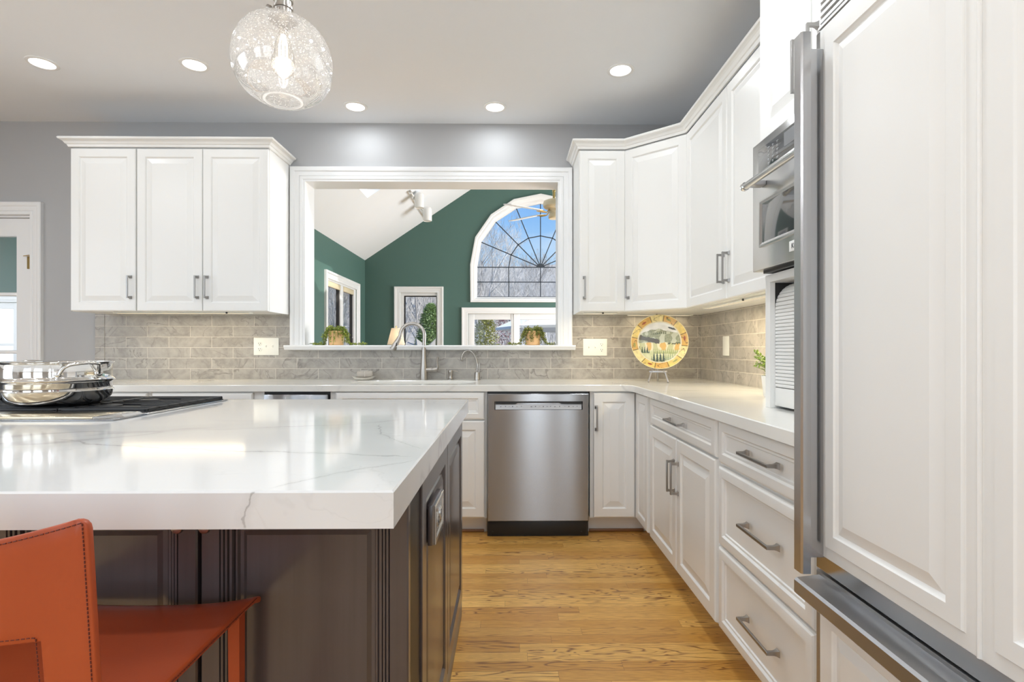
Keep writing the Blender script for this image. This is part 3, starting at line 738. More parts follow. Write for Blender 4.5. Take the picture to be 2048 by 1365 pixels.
m = MB(); slab(m, poly, [list(reversed(SINK))], 0.8755, 0.914); m.build('slab', M['quartz2'], t, angle=20)
tag(t, 'long pale quartz worktop along the back and right walls', 'worktop')
# sink
t = thing('sink', 'white undermount basin set in the back counter below the faucet', 'sink', (-0.6225, 3.5175, 0.875))
def off(l, d): return [((a + 0.6225) * (1 - d / 0.41) , (b - 3.5175) * (1 - d / 0.17)) for a, b in l]
m = MB(); m.loops([[(a, b, z) for a, b in off(SINK, d)] for d, z in ((-0.012, 0.0), (0.0, 0.0), (0.002, -0.01), (0.006, -0.15), (0.02, -0.19), (0.05, -0.20))], False, True)
m.build('basin', plain('white_sink_enamel', (0.72, 0.70, 0.65), 0.2), t)
m = MB(); m.lathe([(0.001, -0.196), (0.03, -0.196), (0.042, -0.198)], 20); m.build('drain', M['nickel'], t)

# ------------------------------------------------------------------ dishwasher
t = thing('dishwasher', 'stainless dishwasher with recessed handle under the back counter', 'appliance', (-0.127, 3.2, 0))
W = 0.606
m = MB(); m.box(-0.002, 0.032, 0.0, W + 0.002, 0.62, 0.874); m.build('body', M['black'], t, smooth=False)
m = MB(); m.rbox(0.004, 0.018, 0.012, W - 0.012, 0.031, 0.094, 0.003); m.cyl((0.03, 0.014, 0.03), (0.03, 0.018, 0.03), 0.005, 8); m.cyl((W - 0.04, 0.014, 0.03), (W - 0.04, 0.018, 0.03), 0.005, 8); m.build('kick_plate', M['black'], t)
x0, x1, z0, z1 = 0.042, 0.570, 0.766, 0.817
m = MB()
o_ = rect(0, 0.098, W, 0.862); h_ = rect(x0, z0, x1, z1)
def inl(l, d): return [(l[0][0] + d, l[0][1] + d), (l[1][0] - d, l[1][1] + d), (l[2][0] - d, l[2][1] - d), (l[3][0] + d, l[3][1] - d)]
ot = inl(o_, 0.004)
tri = tessellate_polygon([[Vector((a, b, 0)) for a, b in l] for l in (ot, h_)])
m.add([(a, 0, b) for a, b in ot + h_], [tuple(f) for f in tri])
m.loops([[(a, y, b) for a, b in l] for l, y in ((o_, 0.03), (o_, 0.004), (ot, 0.0))])
m.loops([[(a, y, b) for a, b in l] for l, y in ((h_, 0.0), ([(x0 + .004, z0 + .001), (x1 - .004, z0 + .001), (x1 - .004, z1), (x0 + .004, z1)], 0.016))])
m.add([(x0 + .004, .016, z0 + .001), (x1 - .004, .016, z0 + .001), (x1 - .004, .016, z1), (x0 + .004, .016, z1)], [(0, 1, 2, 3)])
m.build('door', M['steel'], t, angle=15)
m = MB(); m.add([(x0 + .006, .003, z0 + .002), (x1 - .006, .003, z0 + .002), (x1 - .006, .012, z0 + .031), (x0 + .006, .012, z0 + .031), (x0 + .006, .0158, z0 + .002), (x1 - .006, .0158, z0 + .002), (x1 - .006, .0158, z0 + .031), (x0 + .006, .0158, z0 + .031)],
      [(0, 1, 2, 3), (3, 2, 6, 7), (0, 3, 7, 4), (1, 5, 6, 2), (0, 4, 5, 1)])
cp = m.build('control_strip', plain('satin_grey_metal', (.42, .42, .43), .45, .6), t, smooth=False)
m = MB()
for i, x in enumerate([.075, .105, .125, .147, .172, .2, .258, .285, .308, .332, .353, .375, .40, .43, .458, .485, .51, .535]):
    w = (.008, .005, .010, .006)[i % 4]; m.box(x, .0062, z0 + .0165 + (i % 3) * .001, x + w, .0102, z0 + .0195 + (i % 2) * .002)
m.build('printed_marks', M['darkmark'], cp, smooth=False)
m = MB(); m.holed([(x0 + .006, z1 - .001), (x1 - .006, z1 - .001), (x1 - .006, z1 - .017), (x1 - .125, z1 - .017), (x1 - .14, z1 - .010), (x0 + .14, z1 - .010), (x0 + .125, z1 - .017), (x0 + .006, z1 - .017)], [], yplane(0.006), 0.009); m.build('handle_pocket', M['black'], t, smooth=False)

# ------------------------------------------------------------------ oven tower on the right wall
TF, TY, TW = 0.953, 1.975, 0.672                             # front plane, far end, width
t = thing('appliance_garage', 'white appliance garage with tambour shutter standing on the right worktop', 'cabinet', (TF, TY, 0.9145), RZ_)
gd = WX - 0.012 - TF; gh = 0.486
m = MB()
m.box(0, 0, 0, 0.036, gd, gh); m.box(TW - 0.036, 0, 0, TW, gd, gh); m.box(0.036, 0, gh - 0.028, TW - 0.036, gd, gh); m.box(0.036, gd - 0.02, 0, TW - 0.036, gd, gh - 0.028)
m.build('frame', M['cab'], t, smooth=False)
m = MB(); m.holed([(0.018, gh - 0.03), (0.018, gh - 0.125)] + [(0.018 + 0.085 * (1 - math.cos(R(a))), gh - 0.125 + 0.085 * math.sin(R(a))) for a in (15, 30, 45, 60, 75, 90)] + [(0.2, gh - 0.04), (0.2, gh - 0.03)], [], lambda a, b, q: (0.0362 + q, a, b), 0.0005)
m.build('shadow_above_shutter', M['dark'], t, smooth=False)  # dark sheet painting the shade inside, above the curved shutter
m = MB(); pr = []
path = [(0.0185, 0.012 + 0.0127 * i) for i in range(5, 29)]
for i in range(1, 10): path.append((0.0185 + 0.085 * (1 - math.cos(R(10 * i))), path[23][1] + 0.085 * math.sin(R(10 * i))))
for (ya, za), (yb, zb) in zip(path[:-1], path[1:]):
    d = Vector((yb - ya, zb - za)); L_ = d.length; d.normalize(); n = Vector((-d.y, d.x))
    if n.x > 0: n = -n
    A = Vector((ya, za)); q = [A + n * -0.003, A + d * .0020 + n * -0.003, A + d * .0024 + n * .0036, A + d * (L_ * .5) + n * .0044, A + d * L_ + n * .0036]
    pr += q
m.loops([[(x, p.x + 0.004, p.y) for p in pr] for x in (0.0372, TW - 0.0372)], closed=False)
tam = m.build('tambour_shutter', M['cab'], t, angle=25)
m = MB(); m.rbox(0.0372, 0.016, 0.008, TW - 0.0372, 0.030, 0.074, 0.004); m.build('bottom_rail', M['cab'], t)

# built-in microwave oven
t = thing('microwave_oven', 'stainless built-in microwave oven above the tambour cupboard', 'appliance', (TF, TY + 0.004, 1.4115), RZ_)
W, H, P = 0.680, 0.466, -0.046
m = MB(); m.box(0.02, 0.001, 0.012, W - 0.02, 0.40, H - 0.01); m.build('body', M['black'], t, smooth=False)
m = MB(); m.rbox(0, P, 0.002, W, 0.0, H, 0.003); fr = m.build('front_frame', M['ltsteel'], t)
m = MB(); m.rbox(0.052, P - 0.004, H - 0.116, W - 0.052, P + 0.002, H - 0.030, 0.002); cpn = m.build('control_panel', M['bglass'], t)
m = MB(); m.box(0.235, P - 0.0046, H - 0.086, 0.445, P - 0.0041, H - 0.040)
m.build('display', plain('grey_display', (0.20, 0.205, 0.21), 0.15), cpn, smooth=False)
m = MB()
for r_ in range(5):
    for c_ in range(3):
        x = 0.125 + c_ * 0.030; z = H - 0.048 - r_ * 0.0135
        m.box(x, P - 0.0046, z, x + 0.013 - (r_ + c_) % 2 * .004, P - 0.0042, z + 0.0022); m.box(x + .002, P - 0.0046, z - 0.004, x + 0.009, P - 0.0042, z - 0.0026)
m.build('printed_marks', M['mark'], cpn, smooth=False)
# door: frame bevel, window, badge
m = MB()
m.loops([[(0.062 + i, y, 0.082 + i), (W - 0.062 - i, y, 0.082 + i), (W - 0.062 - i, y, 0.250 - i), (0.062 + i, y, 0.250 - i)] for i, y in ((0, P), (0.0, P - 0.006), (0.006, P - 0.007), (0.016, P - 0.002), (0.018, P - 0.001))], False, True)
m.build('door', M['ltsteel'], t, angle=15)
m = MB(); m.rbox(0.081, P - 0.0028, 0.096, W - 0.081, P - 0.0008, 0.236, 0.0008); m.build('window', M['bglass'], t)
m = MB(); m.cyl((0.058, P - 0.052, 0.305), (W - 0.058, P - 0.052, 0.305), 0.0125, 24); h = m.build('handle', M['ltsteel'], t)
for s, x in ((1, 0.042), (-1, W - 0.042)):
    m = MB(); m.lathe([(0.010, 0), (0.0145, 0.001), (0.0150, 0.004), (0.0135, 0.006), (0.0150, 0.008), (0.0150, 0.017)], 24, (x, P - 0.052, 0.305), (s, 0, 0)); m.build('end_cap', M['chrome'], h)
for x in (0.085, W - 0.085):
    m = MB(); m.rbox(x - 0.02, P - 0.052, 0.296, x + 0.02, P, 0.314, 0.003); m.build('standoff', M['steely'], h)
m = MB(); m.rbox(0.262, P - 0.002, 0.030, 0.412, P, 0.064, 0.001); bd = m.build('badge', M['whitem'], t)
def lettering(txt, size, mat, parent, loc, rot, name):
    cu = bpy.data.curves.new(name, 'FONT'); cu.body = txt; cu.size = size; cu.extrude = 0.0003
    tmp = bpy.data.objects.new(name, cu); COL.objects.link(tmp)
    dg = bpy.context.evaluated_depsgraph_get(); dg.update()
    me = bpy.data.meshes.new_from_object(tmp.evaluated_get(dg)); bpy.data.objects.remove(tmp)
    me.materials.clear(); me.materials.append(mat)
    o = bpy.data.objects.new(name, me); COL.objects.link(o); o.parent = parent; o.location = loc; o.rotation_euler = rot
    return o
lettering('KitchenAid', 0.0235, M['darkmark'], bd, (0.277, P - 0.0026, 0.039), (R(90), 0, 0), 'lettering')
m = MB(); m.box(0.03, -0.02, -0.007, W - 0.03, 0.30, 0.0019); m.build('shadow_gap', M['black'], t, smooth=False)  # solid black strip painting the shadow gap below the microwave

# tall cupboard over the microwave
t = thing('over_oven_cabinet', 'tall white cupboard reaching the ceiling above the microwave', 'cabinet', (TF, TY, 1.884), RZ_)
hh = CEIL - 1.884 - 0.002
body(t, TW, gd, hh)
dr = door(t, -0.004, 0.006, 0.332, hh - 0.06); pull(dr, 0.292, 0.135, 0.17)
dr = door(t, 0.336, 0.006, 0.332, hh - 0.06); pull(dr, 0.040, 0.135, 0.17)

# ------------------------------------------------------------------ refrigerator
FRX, FRY = 0.765, 1.283
t = thing('refrigerator', 'large built-in refrigerator with white panelled door and steel edge', 'refrigerator', (FRX, FRY, 0), RZ_)
W, D, P = 0.914, WX - 0.004 - FRX, -0.025
m = MB(); m.box(0, 0.0, 0.0, W, D, 2.14); m.build('body', M['whitem'], t, smooth=False)
m = MB()
m.rbox(0.004, P, 0.604, W - 0.004, -0.001, 1.884, 0.002); dr = m.build('door', M['steelz'], t)
PP = [(0, P), (0, P - .004), (.001, P - .005), (.026, P - .005), (.028, P - .006), (.030, P - .0105), (.060, P - .0105), (.063, P - .007), (.069, P - .003), (.092, P - .0095), (.095, P - .0105)]
for x0, w in ((0.028, 0.430), (0.458, 0.430)):
    m = MB(); panel_rings(m, x0, 0.643, w, 1.236, PP); m.build('door_panel', M['cab'], dr, angle=12)
m = MB(); m.cyl((0.458, P - .006, 0.645), (0.458, P - .006, 1.878), 0.004, 8); m.build('bead', M['cab'], dr)
m = MB()
m.holed([(0.020, P - .062), (0.048, P - .062), (0.052, P - .058), (0.052, P - .040), (0.020, P - .040)], [], lambda a, b, q: (a, b, 0.606 + q), 1.258)
m.rbox(0.030, P - .042, 0.64, 0.042, P, 1.83, 0.002)
m.build('door_handle', M['steelz'], dr, angle=20)
# drawer below
m = MB(); m.rbox(0.004, P, 0.10, W - 0.004, -0.001, 0.598, 0.002); dw = m.build('freezer_drawer', M['steely'], t)
for x0, w in ((0.028, 0.430), (0.458, 0.430)):
    m = MB(); panel_rings(m, x0, 0.13, w, 0.415, [(i * .9, y) for i, y in PP]); m.build('drawer_panel', M['cab'], dw, angle=12)
m = MB(); m.holed([(P - .056, 0.546), (P - .060, 0.550), (P - .060, 0.579), (P - .054, 0.584), (P - .0, 0.590), (P, 0.580), (P - .05, 0.574), (P - .05, 0.546)], [], lambda a, b, q: (0.016 + q, a, b), W - 0.03)
m.build('drawer_handle', M['steely'], dw, angle=20)
m = MB(); m.box(0.01, 0.0, 0.0, W - 0.01, 0.06, 0.098); m.build('kick_plate', M['black'], t, smooth=False)
m = MB(); m.box(0.012, P + .004, 1.892, 0.016, 0, 2.135); m.box(W - 0.016, P + .004, 1.892, W - 0.012, 0, 2.135); m.box(0.012, P, 1.889, W - 0.012, 0, 1.8955); m.box(0.012, P, 2.13, W - 0.012, 0, 2.136)
for i in range(14):
    z = 1.902 + i * 0.0165
    m.add([(0.016, P + .002, z), (W - .016, P + .002, z), (W - .016, P + .002, z + .008), (.016, P + .002, z + .008), (.016, P + .02, z + .006), (W - .016, P + .02, z + .006), (W - .016, P + .02, z + .013), (.016, P + .02, z + .013)],
          [(0, 1, 2, 3), (3, 2, 6, 7), (4, 5, 1, 0), (4, 7, 6, 5)])
m.build('grille', M['whitem'], t, smooth=False)
m = MB(); m.box(0.012, -.003, 1.892, W - 0.012, -.001, 2.135); m.build('grille_backing', M['dark'], t, smooth=False)
m = MB(); m.box(-0.0205, -0.003, 0.9145, -0.0025, 0.624, CEIL - 0.003); m.build('side_panel', M['cab'], t, smooth=False)
# ------------------------------------------------------------------ island
IX = -0.196
t = thing('kitchen_island', 'dark stained island cabinet under the thick quartz top', 'kitchen island', (0, 0, 0))
m = MB(); m.box(-2.55, 1.070, 0.0, IX - 0.022, 2.255, 0.856); m.build('body', M['stain'], t, smooth=False)
# doors on the seating side
dw_ = 0.403
PI_ = [(0, 0), (0, -.018), (.003, -.021), (.036, -.021), (.0375, -.016), (.039, -.0205), (.043, -.0205), (.0445, -.014), (.046, -.0185), (.050, -.0185), (.0515, -.011), (.053, -.0155), (.058, -.0155), (.060, -.007), (.0625, -.010), (.066, -.010), (.069, -.004), (.076, -.004), (.084, -.009)]
for i in range(5):
    x = IX - dw_ - i * (dw_ + 0.007)
    d = door(t, x, 0.02, dw_, 0.825, M['stain'], PI_); d.location.y = 1.068
    kx = 0.022 if i % 2 == 0 else dw_ - 0.022
    m = MB(); m.lathe([(0.006, 0), (0.005, 0.006), (0.004, 0.014), (0.009, 0.019), (0.0115, 0.024), (0.010, 0.029), (0.004, 0.032)], 16, (0, 0, 0), (0, -1, 0))
    k_ = m.build('knob', M['nickel'], d, (kx, -0.021, 0.768))
# end panels facing the aisle
m = MB(); m.box(IX - 0.022, 1.072, 0.0, IX - 0.006, 1.212, 0.856); m.build('corner_filler', M['black'], t, smooth=False)
PE = [(0, 0), (0, -.020), (.003, -.022), (.058, -.022), (.060, -.0195), (.064, -.019), (.068, -.011), (.074, -.009), (.080, -.009), (.084, -.014), (.098, -.0195), (.101, -.020)]
for y1, y0 in ((1.716, 1.218), (2.257, 1.720)):
    m = MB(); w_, h_ = y1 - y0, 0.776; m.loops([[(i, y, i), (w_ - i, y, i), (w_ - i, y, h_ - i - (.026 if i > .05 else 0)), (i, y, h_ - i - (.026 if i > .05 else 0))] for i, y in PE], True, True)
    m.build('end_panel', M['stain'], t, (IX - 0.022, y0, 0.08), R(90), angle=12)
m = MB(); m.rbox(IX - 0.022, 1.218, 0.0, IX - 0.002, 2.262, 0.074, 0.003); m.build('base_strip', plain('grey_base_strip', (0.20, 0.185, 0.17), 0.4), t)
# socket on the island end
t2 = thing('power_outlet', 'stainless framed power outlet on the dark end of the island', 'outlet', (IX, 1.375, 0.700), R(90))
m = MB(); m.rbox(-0.080, -0.012, -0.049, 0.080, 0.0, 0.049, 0.002); m.build('box', M['stain'], t2)
m = MB(); m.loops([[(-.078 + i, y, -.047 + i), (.078 - i, y, -.047 + i), (.078 - i, y, .047 - i), (-.078 + i, y, .047 - i)] for i, y in ((0, -.012), (0, -.018), (.002, -.020), (.012, -.020), (.016, -.0165), (.020, -.016))], True, True); m.build('plate', M['ltsteel'], t2, angle=15)
for x in (-0.030, 0.030):
    m = MB(); m.lathe([(0.0175, 0), (0.0175, 0.003), (0.016, 0.004), (.001, .004)], 20, (x, -0.016, 0), (0, -1, 0)); so = m.build('socket', M['ltsteel'], t2)
    for z in (-.007, .007):
        m = MB(); m.box(x - .001, -0.0206, z - .0012, x + .008, -0.0195, z + .0012); m.build('slot', M['black'], so, smooth=False)
    m = MB(); m.cyl((x - .008, -0.0195, 0), (x - .008, -0.0206, 0), 0.0025, 8); m.build('slot', M['black'], so)
# worktop, with the hob cut-out
HX0, HX1, HY0, HY1 = -2.09, -1.174, 1.603, 2.252
t = thing('island_worktop', 'thick white veined quartz top of the island', 'worktop', (0, 0, 0))
m = MB(); slab(m, [(-2.60, 0.806), (-0.173, 0.806), (-0.173, 2.298), (-2.60, 2.298)], [[(HX0 + .01, HY0 + .01), (HX0 + .01, HY1 - .01), (HX1 - .01, HY1 - .01), (HX1 - .01, HY0 + .01)]], 0.857, 0.914, 0.003)
m.build('slab', M['quartz'], t, angle=20)

# ------------------------------------------------------------------ gas hob with pop-up vent strip
t = thing('gas_cooktop', 'black gas cooktop with steel rim set in the island top', 'cooktop', (0, 0, 0.9145))
m = MB(); m.rbox(HX0, 1.758, 0.0, HX1, HY1, 0.005, 0.002); m.build('rim', M['ltsteel'], t)
m = MB(); m.rbox(HX0 + .012, 1.770, 0.003, HX1 - .012, HY1 - .010, 0.007, 0.002); m.box(HX0 + .014, 1.77, -0.05, HX1 - .014, HY1 - .014, 0.002); m.build('burner_tray', M['black'], t)
for bx, by, br in ((-1.40, 2.10, .042), (-1.40, 1.89, .05), (-1.64, 2.0, .06), (-1.88, 2.10, .05), (-1.88, 1.89, .042)):
    m = MB(); m.lathe([(br, 0.006), (br, 0.011), (br * .8, 0.013), (br * .8, 0.017), (br * .6, 0.019), (0.001, 0.0195)], 24, (bx, by, 0)); m.build('burner', M['grate'], t)
for gx0, gx1 in ((HX0 + .02, -1.79), (-1.785, -1.485), (-1.48, HX1 - .016)):
    m = MB(); y0, y1 = 1.780, HY1 - .018; zt = 0.0185; q = .0052
    for y in (y0, y1): m.rbox(gx0, y - q, 0.009, gx1, y + q, zt, .002)
    for x in (gx0 + q, gx1 - q): m.rbox(x - q, y0, 0.009, x + q, y1, zt, .002)
    for i in range(1, 8):
        y = y0 + (y1 - y0) * i / 8; c = (gx0 + gx1) / 2
        if i in (2, 6): m.rbox(gx0, y - q, 0.010, c - .045, y + q, zt, .002); m.rbox(c + .045, y - q, 0.010, gx1, y + q, zt, .002)
        else: m.rbox(gx0, y - q, 0.010, gx1, y + q, zt, .002)
    for x in (gx0 + q, gx1 - q):
        for y in (y0, y1): m.box(x - q, y - q, 0.006, x + q, y + q, 0.014)
    m.build('grate', M['grate'], t)
t = thing('downdraft_vent', 'champagne steel vent strip along the near edge of the cooktop', 'vent', (HX0, HY0, 0.9145))
m = MB(); m.rbox(-0.2, 0.0, 0.0, HX1 - HX0, 0.150, 0.004, 0.0015)
m.build('flange', M['steel'], t)
gold = stainless('champagne_steel', 'x', (0.72, 0.63, 0.47), 0.24)
m = MB(); m.rbox(-0.19, 0.006, 0.004, -0.055 + HX1 - HX0 - .012, 0.147, 0.0115, 0.003)
m.build('lid', gold, t)
m = MB(); m.add([(HX1 - HX0 - .066, .006, .0045), (HX1 - HX0 - .010, .060, .0045), (HX1 - HX0 - .010, .147, .0045), (HX1 - HX0 - .066, .147, .0045), (HX1 - HX0 - .066, .006, .0112), (HX1 - HX0 - .024, .066, .0112), (HX1 - HX0 - .024, .147, .0112), (HX1 - HX0 - .066, .147, .0112)],
      [(0, 1, 2, 3), (4, 5, 6, 7), (0, 1, 5, 4), (1, 2, 6, 5), (2, 3, 7, 6), (3, 0, 4, 7)])
m.build('end_cap', M['ltsteel'], t, smooth=False)

# ------------------------------------------------------------------ pots on the hob
PX, PY, PZ = -1.580, 1.895, 0.9145 + 0.019
def pot_handle(m, a, z, r, s=1.0):
    ca, sa = math.cos(a), math.sin(a); rad = Vector((ca, sa, 0)); tan = Vector((-sa, ca, 0)); up = Vector((0, 0, 1))
    P0 = lambda u, o, h: rad * (r * math.cos(u / r) + o) + tan * (r * math.sin(u / r)) + up * (z + h)
    pts = [P0(-.058, .004, -.012), P0(-.056, .008, -.004), P0(-.050, .018, .010), P0(-.040, .034, .020), P0(-.02, .043, .024), P0(0, .045, .025), P0(.02, .043, .024), P0(.040, .034, .020), P0(.050, .018, .010), P0(.056, .008, -.004), P0(.058, .004, -.012)]
    m.tube(pts, [.0075, .0058, .005, .0055, .006, .006, .006, .0055, .005, .0058, .0075], 10)
    for u in (-.058, .058):
        c = P0(u, .001, -.012); M0 = m.m.copy(); m.lathe([(.014, -.004), (.014, .002), (.010, .005), (.005, .007)], 16, c, rad); m.m = M0
t = thing('saucepan', 'wide polished steel pan standing on the cooktop grates', 'pan', (PX, PY, PZ))
m = MB(); m.lathe([(0.001, 0.0), (0.085, 0.0), (0.115, 0.004), (0.138, 0.014), (0.150, 0.028), (0.155, 0.042), (0.158, 0.052), (0.1535, 0.055), (0.1535, 0.060), (0.150, 0.060), (0.148, 0.045), (0.135, 0.018), (0.08, 0.006), (0.001, 0.006)], 72); m.build('body', M['chrome'], t, angle=50)
t = thing('steamer_insert', 'polished steel steamer pot with looped handles stacked on the wide pan', 'pot', (PX, PY, PZ + 0.0602))
m = MB(); m.lathe([(0.120, 0.001), (0.1515, 0.001), (0.1535, 0.004), (0.1535, 0.018), (0.156, 0.022), (0.162, 0.025), (0.163, 0.029), (0.160, 0.033), (0.155, 0.036), (0.1535, 0.041), (0.1535, 0.082), (0.156, 0.086), (0.161, 0.088), (0.162, 0.090), (0.158, 0.092), (0.1515, 0.090), (0.150, 0.085), (0.150, 0.010), (0.001, 0.009)], 72); m.build('body', M['chrome'], t, angle=50)
for a in (R(-28), R(152)):
    m = MB(); pot_handle(m, a, 0.064, 0.1535); m.build('handle', M['chrome'], t, angle=60)

# ------------------------------------------------------------------ leather bar stool
SXC, SW = -0.690, 0.210
t = thing('bar_stool', 'red-brown leather bar stool tucked under the island overhang', 'stool', (SXC, 0.64, 0))
def bev(bm, off_, seg=3):
    bmesh.ops.bevel(bm, geom=[e for e in bm.edges if e.calc_face_angle(0) > 0.6], offset=off_, segments=seg, profile=0.6, affect='EDGES')
# back: one leather shell with an opening under the top band
bm = bmesh.new(); NX = 28
us = [-SW + 2 * SW * i / NX for i in range(NX + 1)]
dip = lambda u: 0.896 + 0.040 * (abs(u) / SW) ** 1.6
bot = lambda u: 0.778 + 0.018 * (abs(u) / SW) ** 1.5
zs = lambda u: [0.655, 0.70, 0.74] + [bot(u) + (dip(u) - bot(u)) * k / 6 for k in range(7)]
yb = lambda u, z: -0.012 * (1 - (u / SW) ** 2) * ((z - 0.65) / 0.28) - 0.02 * (z - 0.65) / 0.28
front = {}; back = {}
IU = SW - 0.070
for i, u in enumerate(us):
    for j, z in enumerate(zs(u)):
        y = yb(u, z)
        front[i, j] = bm.verts.new((u, y - 0.004, z)); back[i, j] = bm.verts.new((u, y + 0.004, z))
cells = [(i, j) for i in range(NX) for j in range(9) if j >= 3 or us[i + 1] <= -IU + 1e-3 or us[i] >= IU - 1e-3]
cs = set(cells)
for i, j in cells:
    bm.faces.new((front[i, j], front[i + 1, j], front[i + 1, j + 1], front[i, j + 1]))
    bm.faces.new((back[i, j], back[i, j + 1], back[i + 1, j + 1], back[i + 1, j]))
    for (di, dj, a, b) in ((-1, 0, (i, j), (i, j + 1)), (1, 0, (i + 1, j + 1), (i + 1, j)), (0, -1, (i + 1, j), (i, j)), (0, 1, (i, j + 1), (i + 1, j + 1))):
        if (i + di, j + dj) not in cs: bm.faces.new((front[a], front[b], back[b], back[a]))
bmesh.ops.delete(bm, geom=[v for v in bm.verts if not v.link_faces], context='VERTS')
bmesh.ops.recalc_face_normals(bm, faces=bm.faces[:])
ce = [e for e in bm.edges if abs(e.verts[0].co.y - e.verts[1].co.y) > 0.0075 and abs(e.verts[0].co.z - e.verts[1].co.z) < .001 and abs(e.verts[0].co.x) > SW - .001 and e.verts[0].co.z > 0.92]
bmesh.ops.bevel(bm, geom=ce, offset=0.016, segments=4, profile=0.5, affect='EDGES')
bmesh.ops.bevel(bm, geom=[e for e in bm.edges if e.is_manifold and e.calc_face_angle(0) > 0.9], offset=0.002, segments=2, profile=0.6, affect='EDGES')
m = MB(); m.frombm(bm); bk = m.build('backrest', M['leather'], t, angle=60)
def seam(pts, n, name, parent, dash=True):
    m = MB()
    acc = []
    for a, b in zip(pts[:-1], pts[1:]):
        a = Vector(a); b = Vector(b); L_ = (b - a).length; k = max(1, int(L_ / 0.0048))
        for i in range(k): m.tube([a.lerp(b, (i + .18) / k), a.lerp(b, (i + .82) / k)], 0.0007, 5)
    return m.build(name, M['thread'], parent)
e_ = 0.0055
sp = [(u, yb(u, dip(u)) - 0.0046, dip(u) - e_) for u in [(-SW + e_) + (2 * SW - 2 * e_) * i / 24 for i in range(25)]]
sp += [(SW - e_, yb(SW - e_, z) - 0.0046, z) for z in (0.90, 0.85, 0.80, 0.75, 0.70, 0.66)]
seam(sp, 0, 'stitching', bk)
sp = [(IU + 0.006, yb(IU, z) - 0.0046, z) for z in (0.66, 0.70, 0.74, bot(IU) + 0.006)] + [(u, yb(u, bot(u)) - 0.0046, bot(u) + 0.006) for u in [IU - 2 * IU * i / 16 for i in range(17)]]
seam(sp, 0, 'stitching', bk)
# seat: leather saddle with soft rolled edge
bm = bmesh.new(); G = 18; D0, D1 = 0.0, 0.395
gv = {}
for i in range(G + 1):
    for j in range(G + 1):
        u = -1 + 2 * i / G; w = j / G
        x = u * (SW - 0.003); y = D0 + (D1 - D0) * w + 0.016 * (abs(u) ** 4) * w
        z = 0.652 - 0.016 * (1 - u * u) * (0.4 + 0.6 * math.sin(PI * min(1, w * 1.1))) - 0.010 * (w > .93) * (w - .93) / .07 + 0.004 * u ** 4
        gv[i, j] = bm.verts.new((x, y, z))
for i in range(G):
    for j in range(G): bm.faces.new((gv[i, j], gv[i + 1, j], gv[i + 1, j + 1], gv[i, j + 1]))
r_ = bmesh.ops.extrude_face_region(bm, geom=bm.faces[:])
for v in [g for g in r_['geom'] if isinstance(g, bmesh.types.BMVert)]: v.co.z -= 0.013
bmesh.ops.recalc_face_normals(bm, faces=bm.faces[:])
bmesh.ops.bevel(bm, geom=[e for e in bm.edges if e.is_manifold and e.calc_face_angle(0) > 0.9], offset=0.005, segments=3, profile=0.6, affect='EDGES')
m = MB(); m.frombm(bm); st_ = m.build('seat', M['leather'], t, angle=60)
seam([(SW - 0.0016, 0.02 + 0.37 * i / 12 , 0.6505) for i in range(13)], 0, 'stitching', st_)
for x, y0, y1, zt in ((SW - .030, 0.368, 0.384, 0.637), (-SW + .030, 0.368, 0.384, 0.637), (SW - .022, 0.004, 0.0, 0.66), (-SW + .022, 0.004, 0.0, 0.66)):
    m = MB()
    m.loops([[(x + a * k, y0 + (y1 - y0) * (1 - z / zt) * .4 + b * k, z) for a, b in ((-.0095, -.0095), (.0095, -.0095), (.0095, .0095), (-.0095, .0095))] for z, k in ((0.0, .9), (0.02, 1.0), (0.3, 1.0), (zt, 1.12))], True, True)
    lg = m.build('leg', M['leather'], t, angle=20)
m = MB()
for a, b in (((-SW + .017, .384, .24), (SW - .017, .384, .24)), ((-SW + .02, .0, .30), (-SW + .02, .384, .30)), ((SW - .02, .0, .30), (SW - .02, .384, .30))): m.tube([a, b], .010, 10)
m.build('footrest', M['leather'], t)

# ------------------------------------------------------------------ lights
def can(x, y, label, group='recessed ceiling lights', W_=2.2):
    t = thing('recessed_light', label, 'ceiling light', (x, y, CEIL), 0, group)
    m = MB(); m.lathe([(0.078, -0.0005), (0.078, -0.004), (0.072, -0.007), (0.060, -0.006), (0.058, -0.0025)], 40, cap=False); m.build('trim_ring', M['whitem'], t)
    m = MB(); m.lathe([(0.0582, -0.003), (0.001, -0.0032)], 40, cap=False); m.build('diffuser', M['led'], t)
    lo = lamp('recessed_lamp', 'AREA', (0, 0, -0.012), W_, (0.89, 0.95, 1.0), shape='DISK', size=0.11); lo.parent = t
can(-2.642, 3.063, 'lit recessed ceiling light farthest left in the ceiling', W_=1.15)
can(-1.790, 3.069, 'lit recessed ceiling light between the leftmost one and the glass pendant', W_=1.15)
can(-1.023, 3.584, 'lit recessed ceiling light near the back wall just right of the pendant')
can(-0.092, 3.580, 'lit recessed ceiling light near the back wall above the dishwasher')
can(0.649, 3.099, 'lit recessed ceiling light farthest right by the wall cabinets', W_=1.3)

for x, y, w_ in ((-3.4, 1.4, 11), (-2.1, 1.4, 7), (0.36, 1.55, 9), (0.22, 2.28, 3.5), (0.10, 0.55, 2.5), (-3.4, -0.2, 7), (-2.0, -0.2, 6), (-0.6, -0.2, 5), (0.45, -0.6, 2.5), (-2.4, -1.7, 5), (-0.4, -1.7, 5)):  # out-of-view downlights, added for more light from overhead
    can(x, y, 'added unseen recessed ceiling light over and behind the viewpoint', 'added unseen ceiling lights behind the viewpoint', w_)

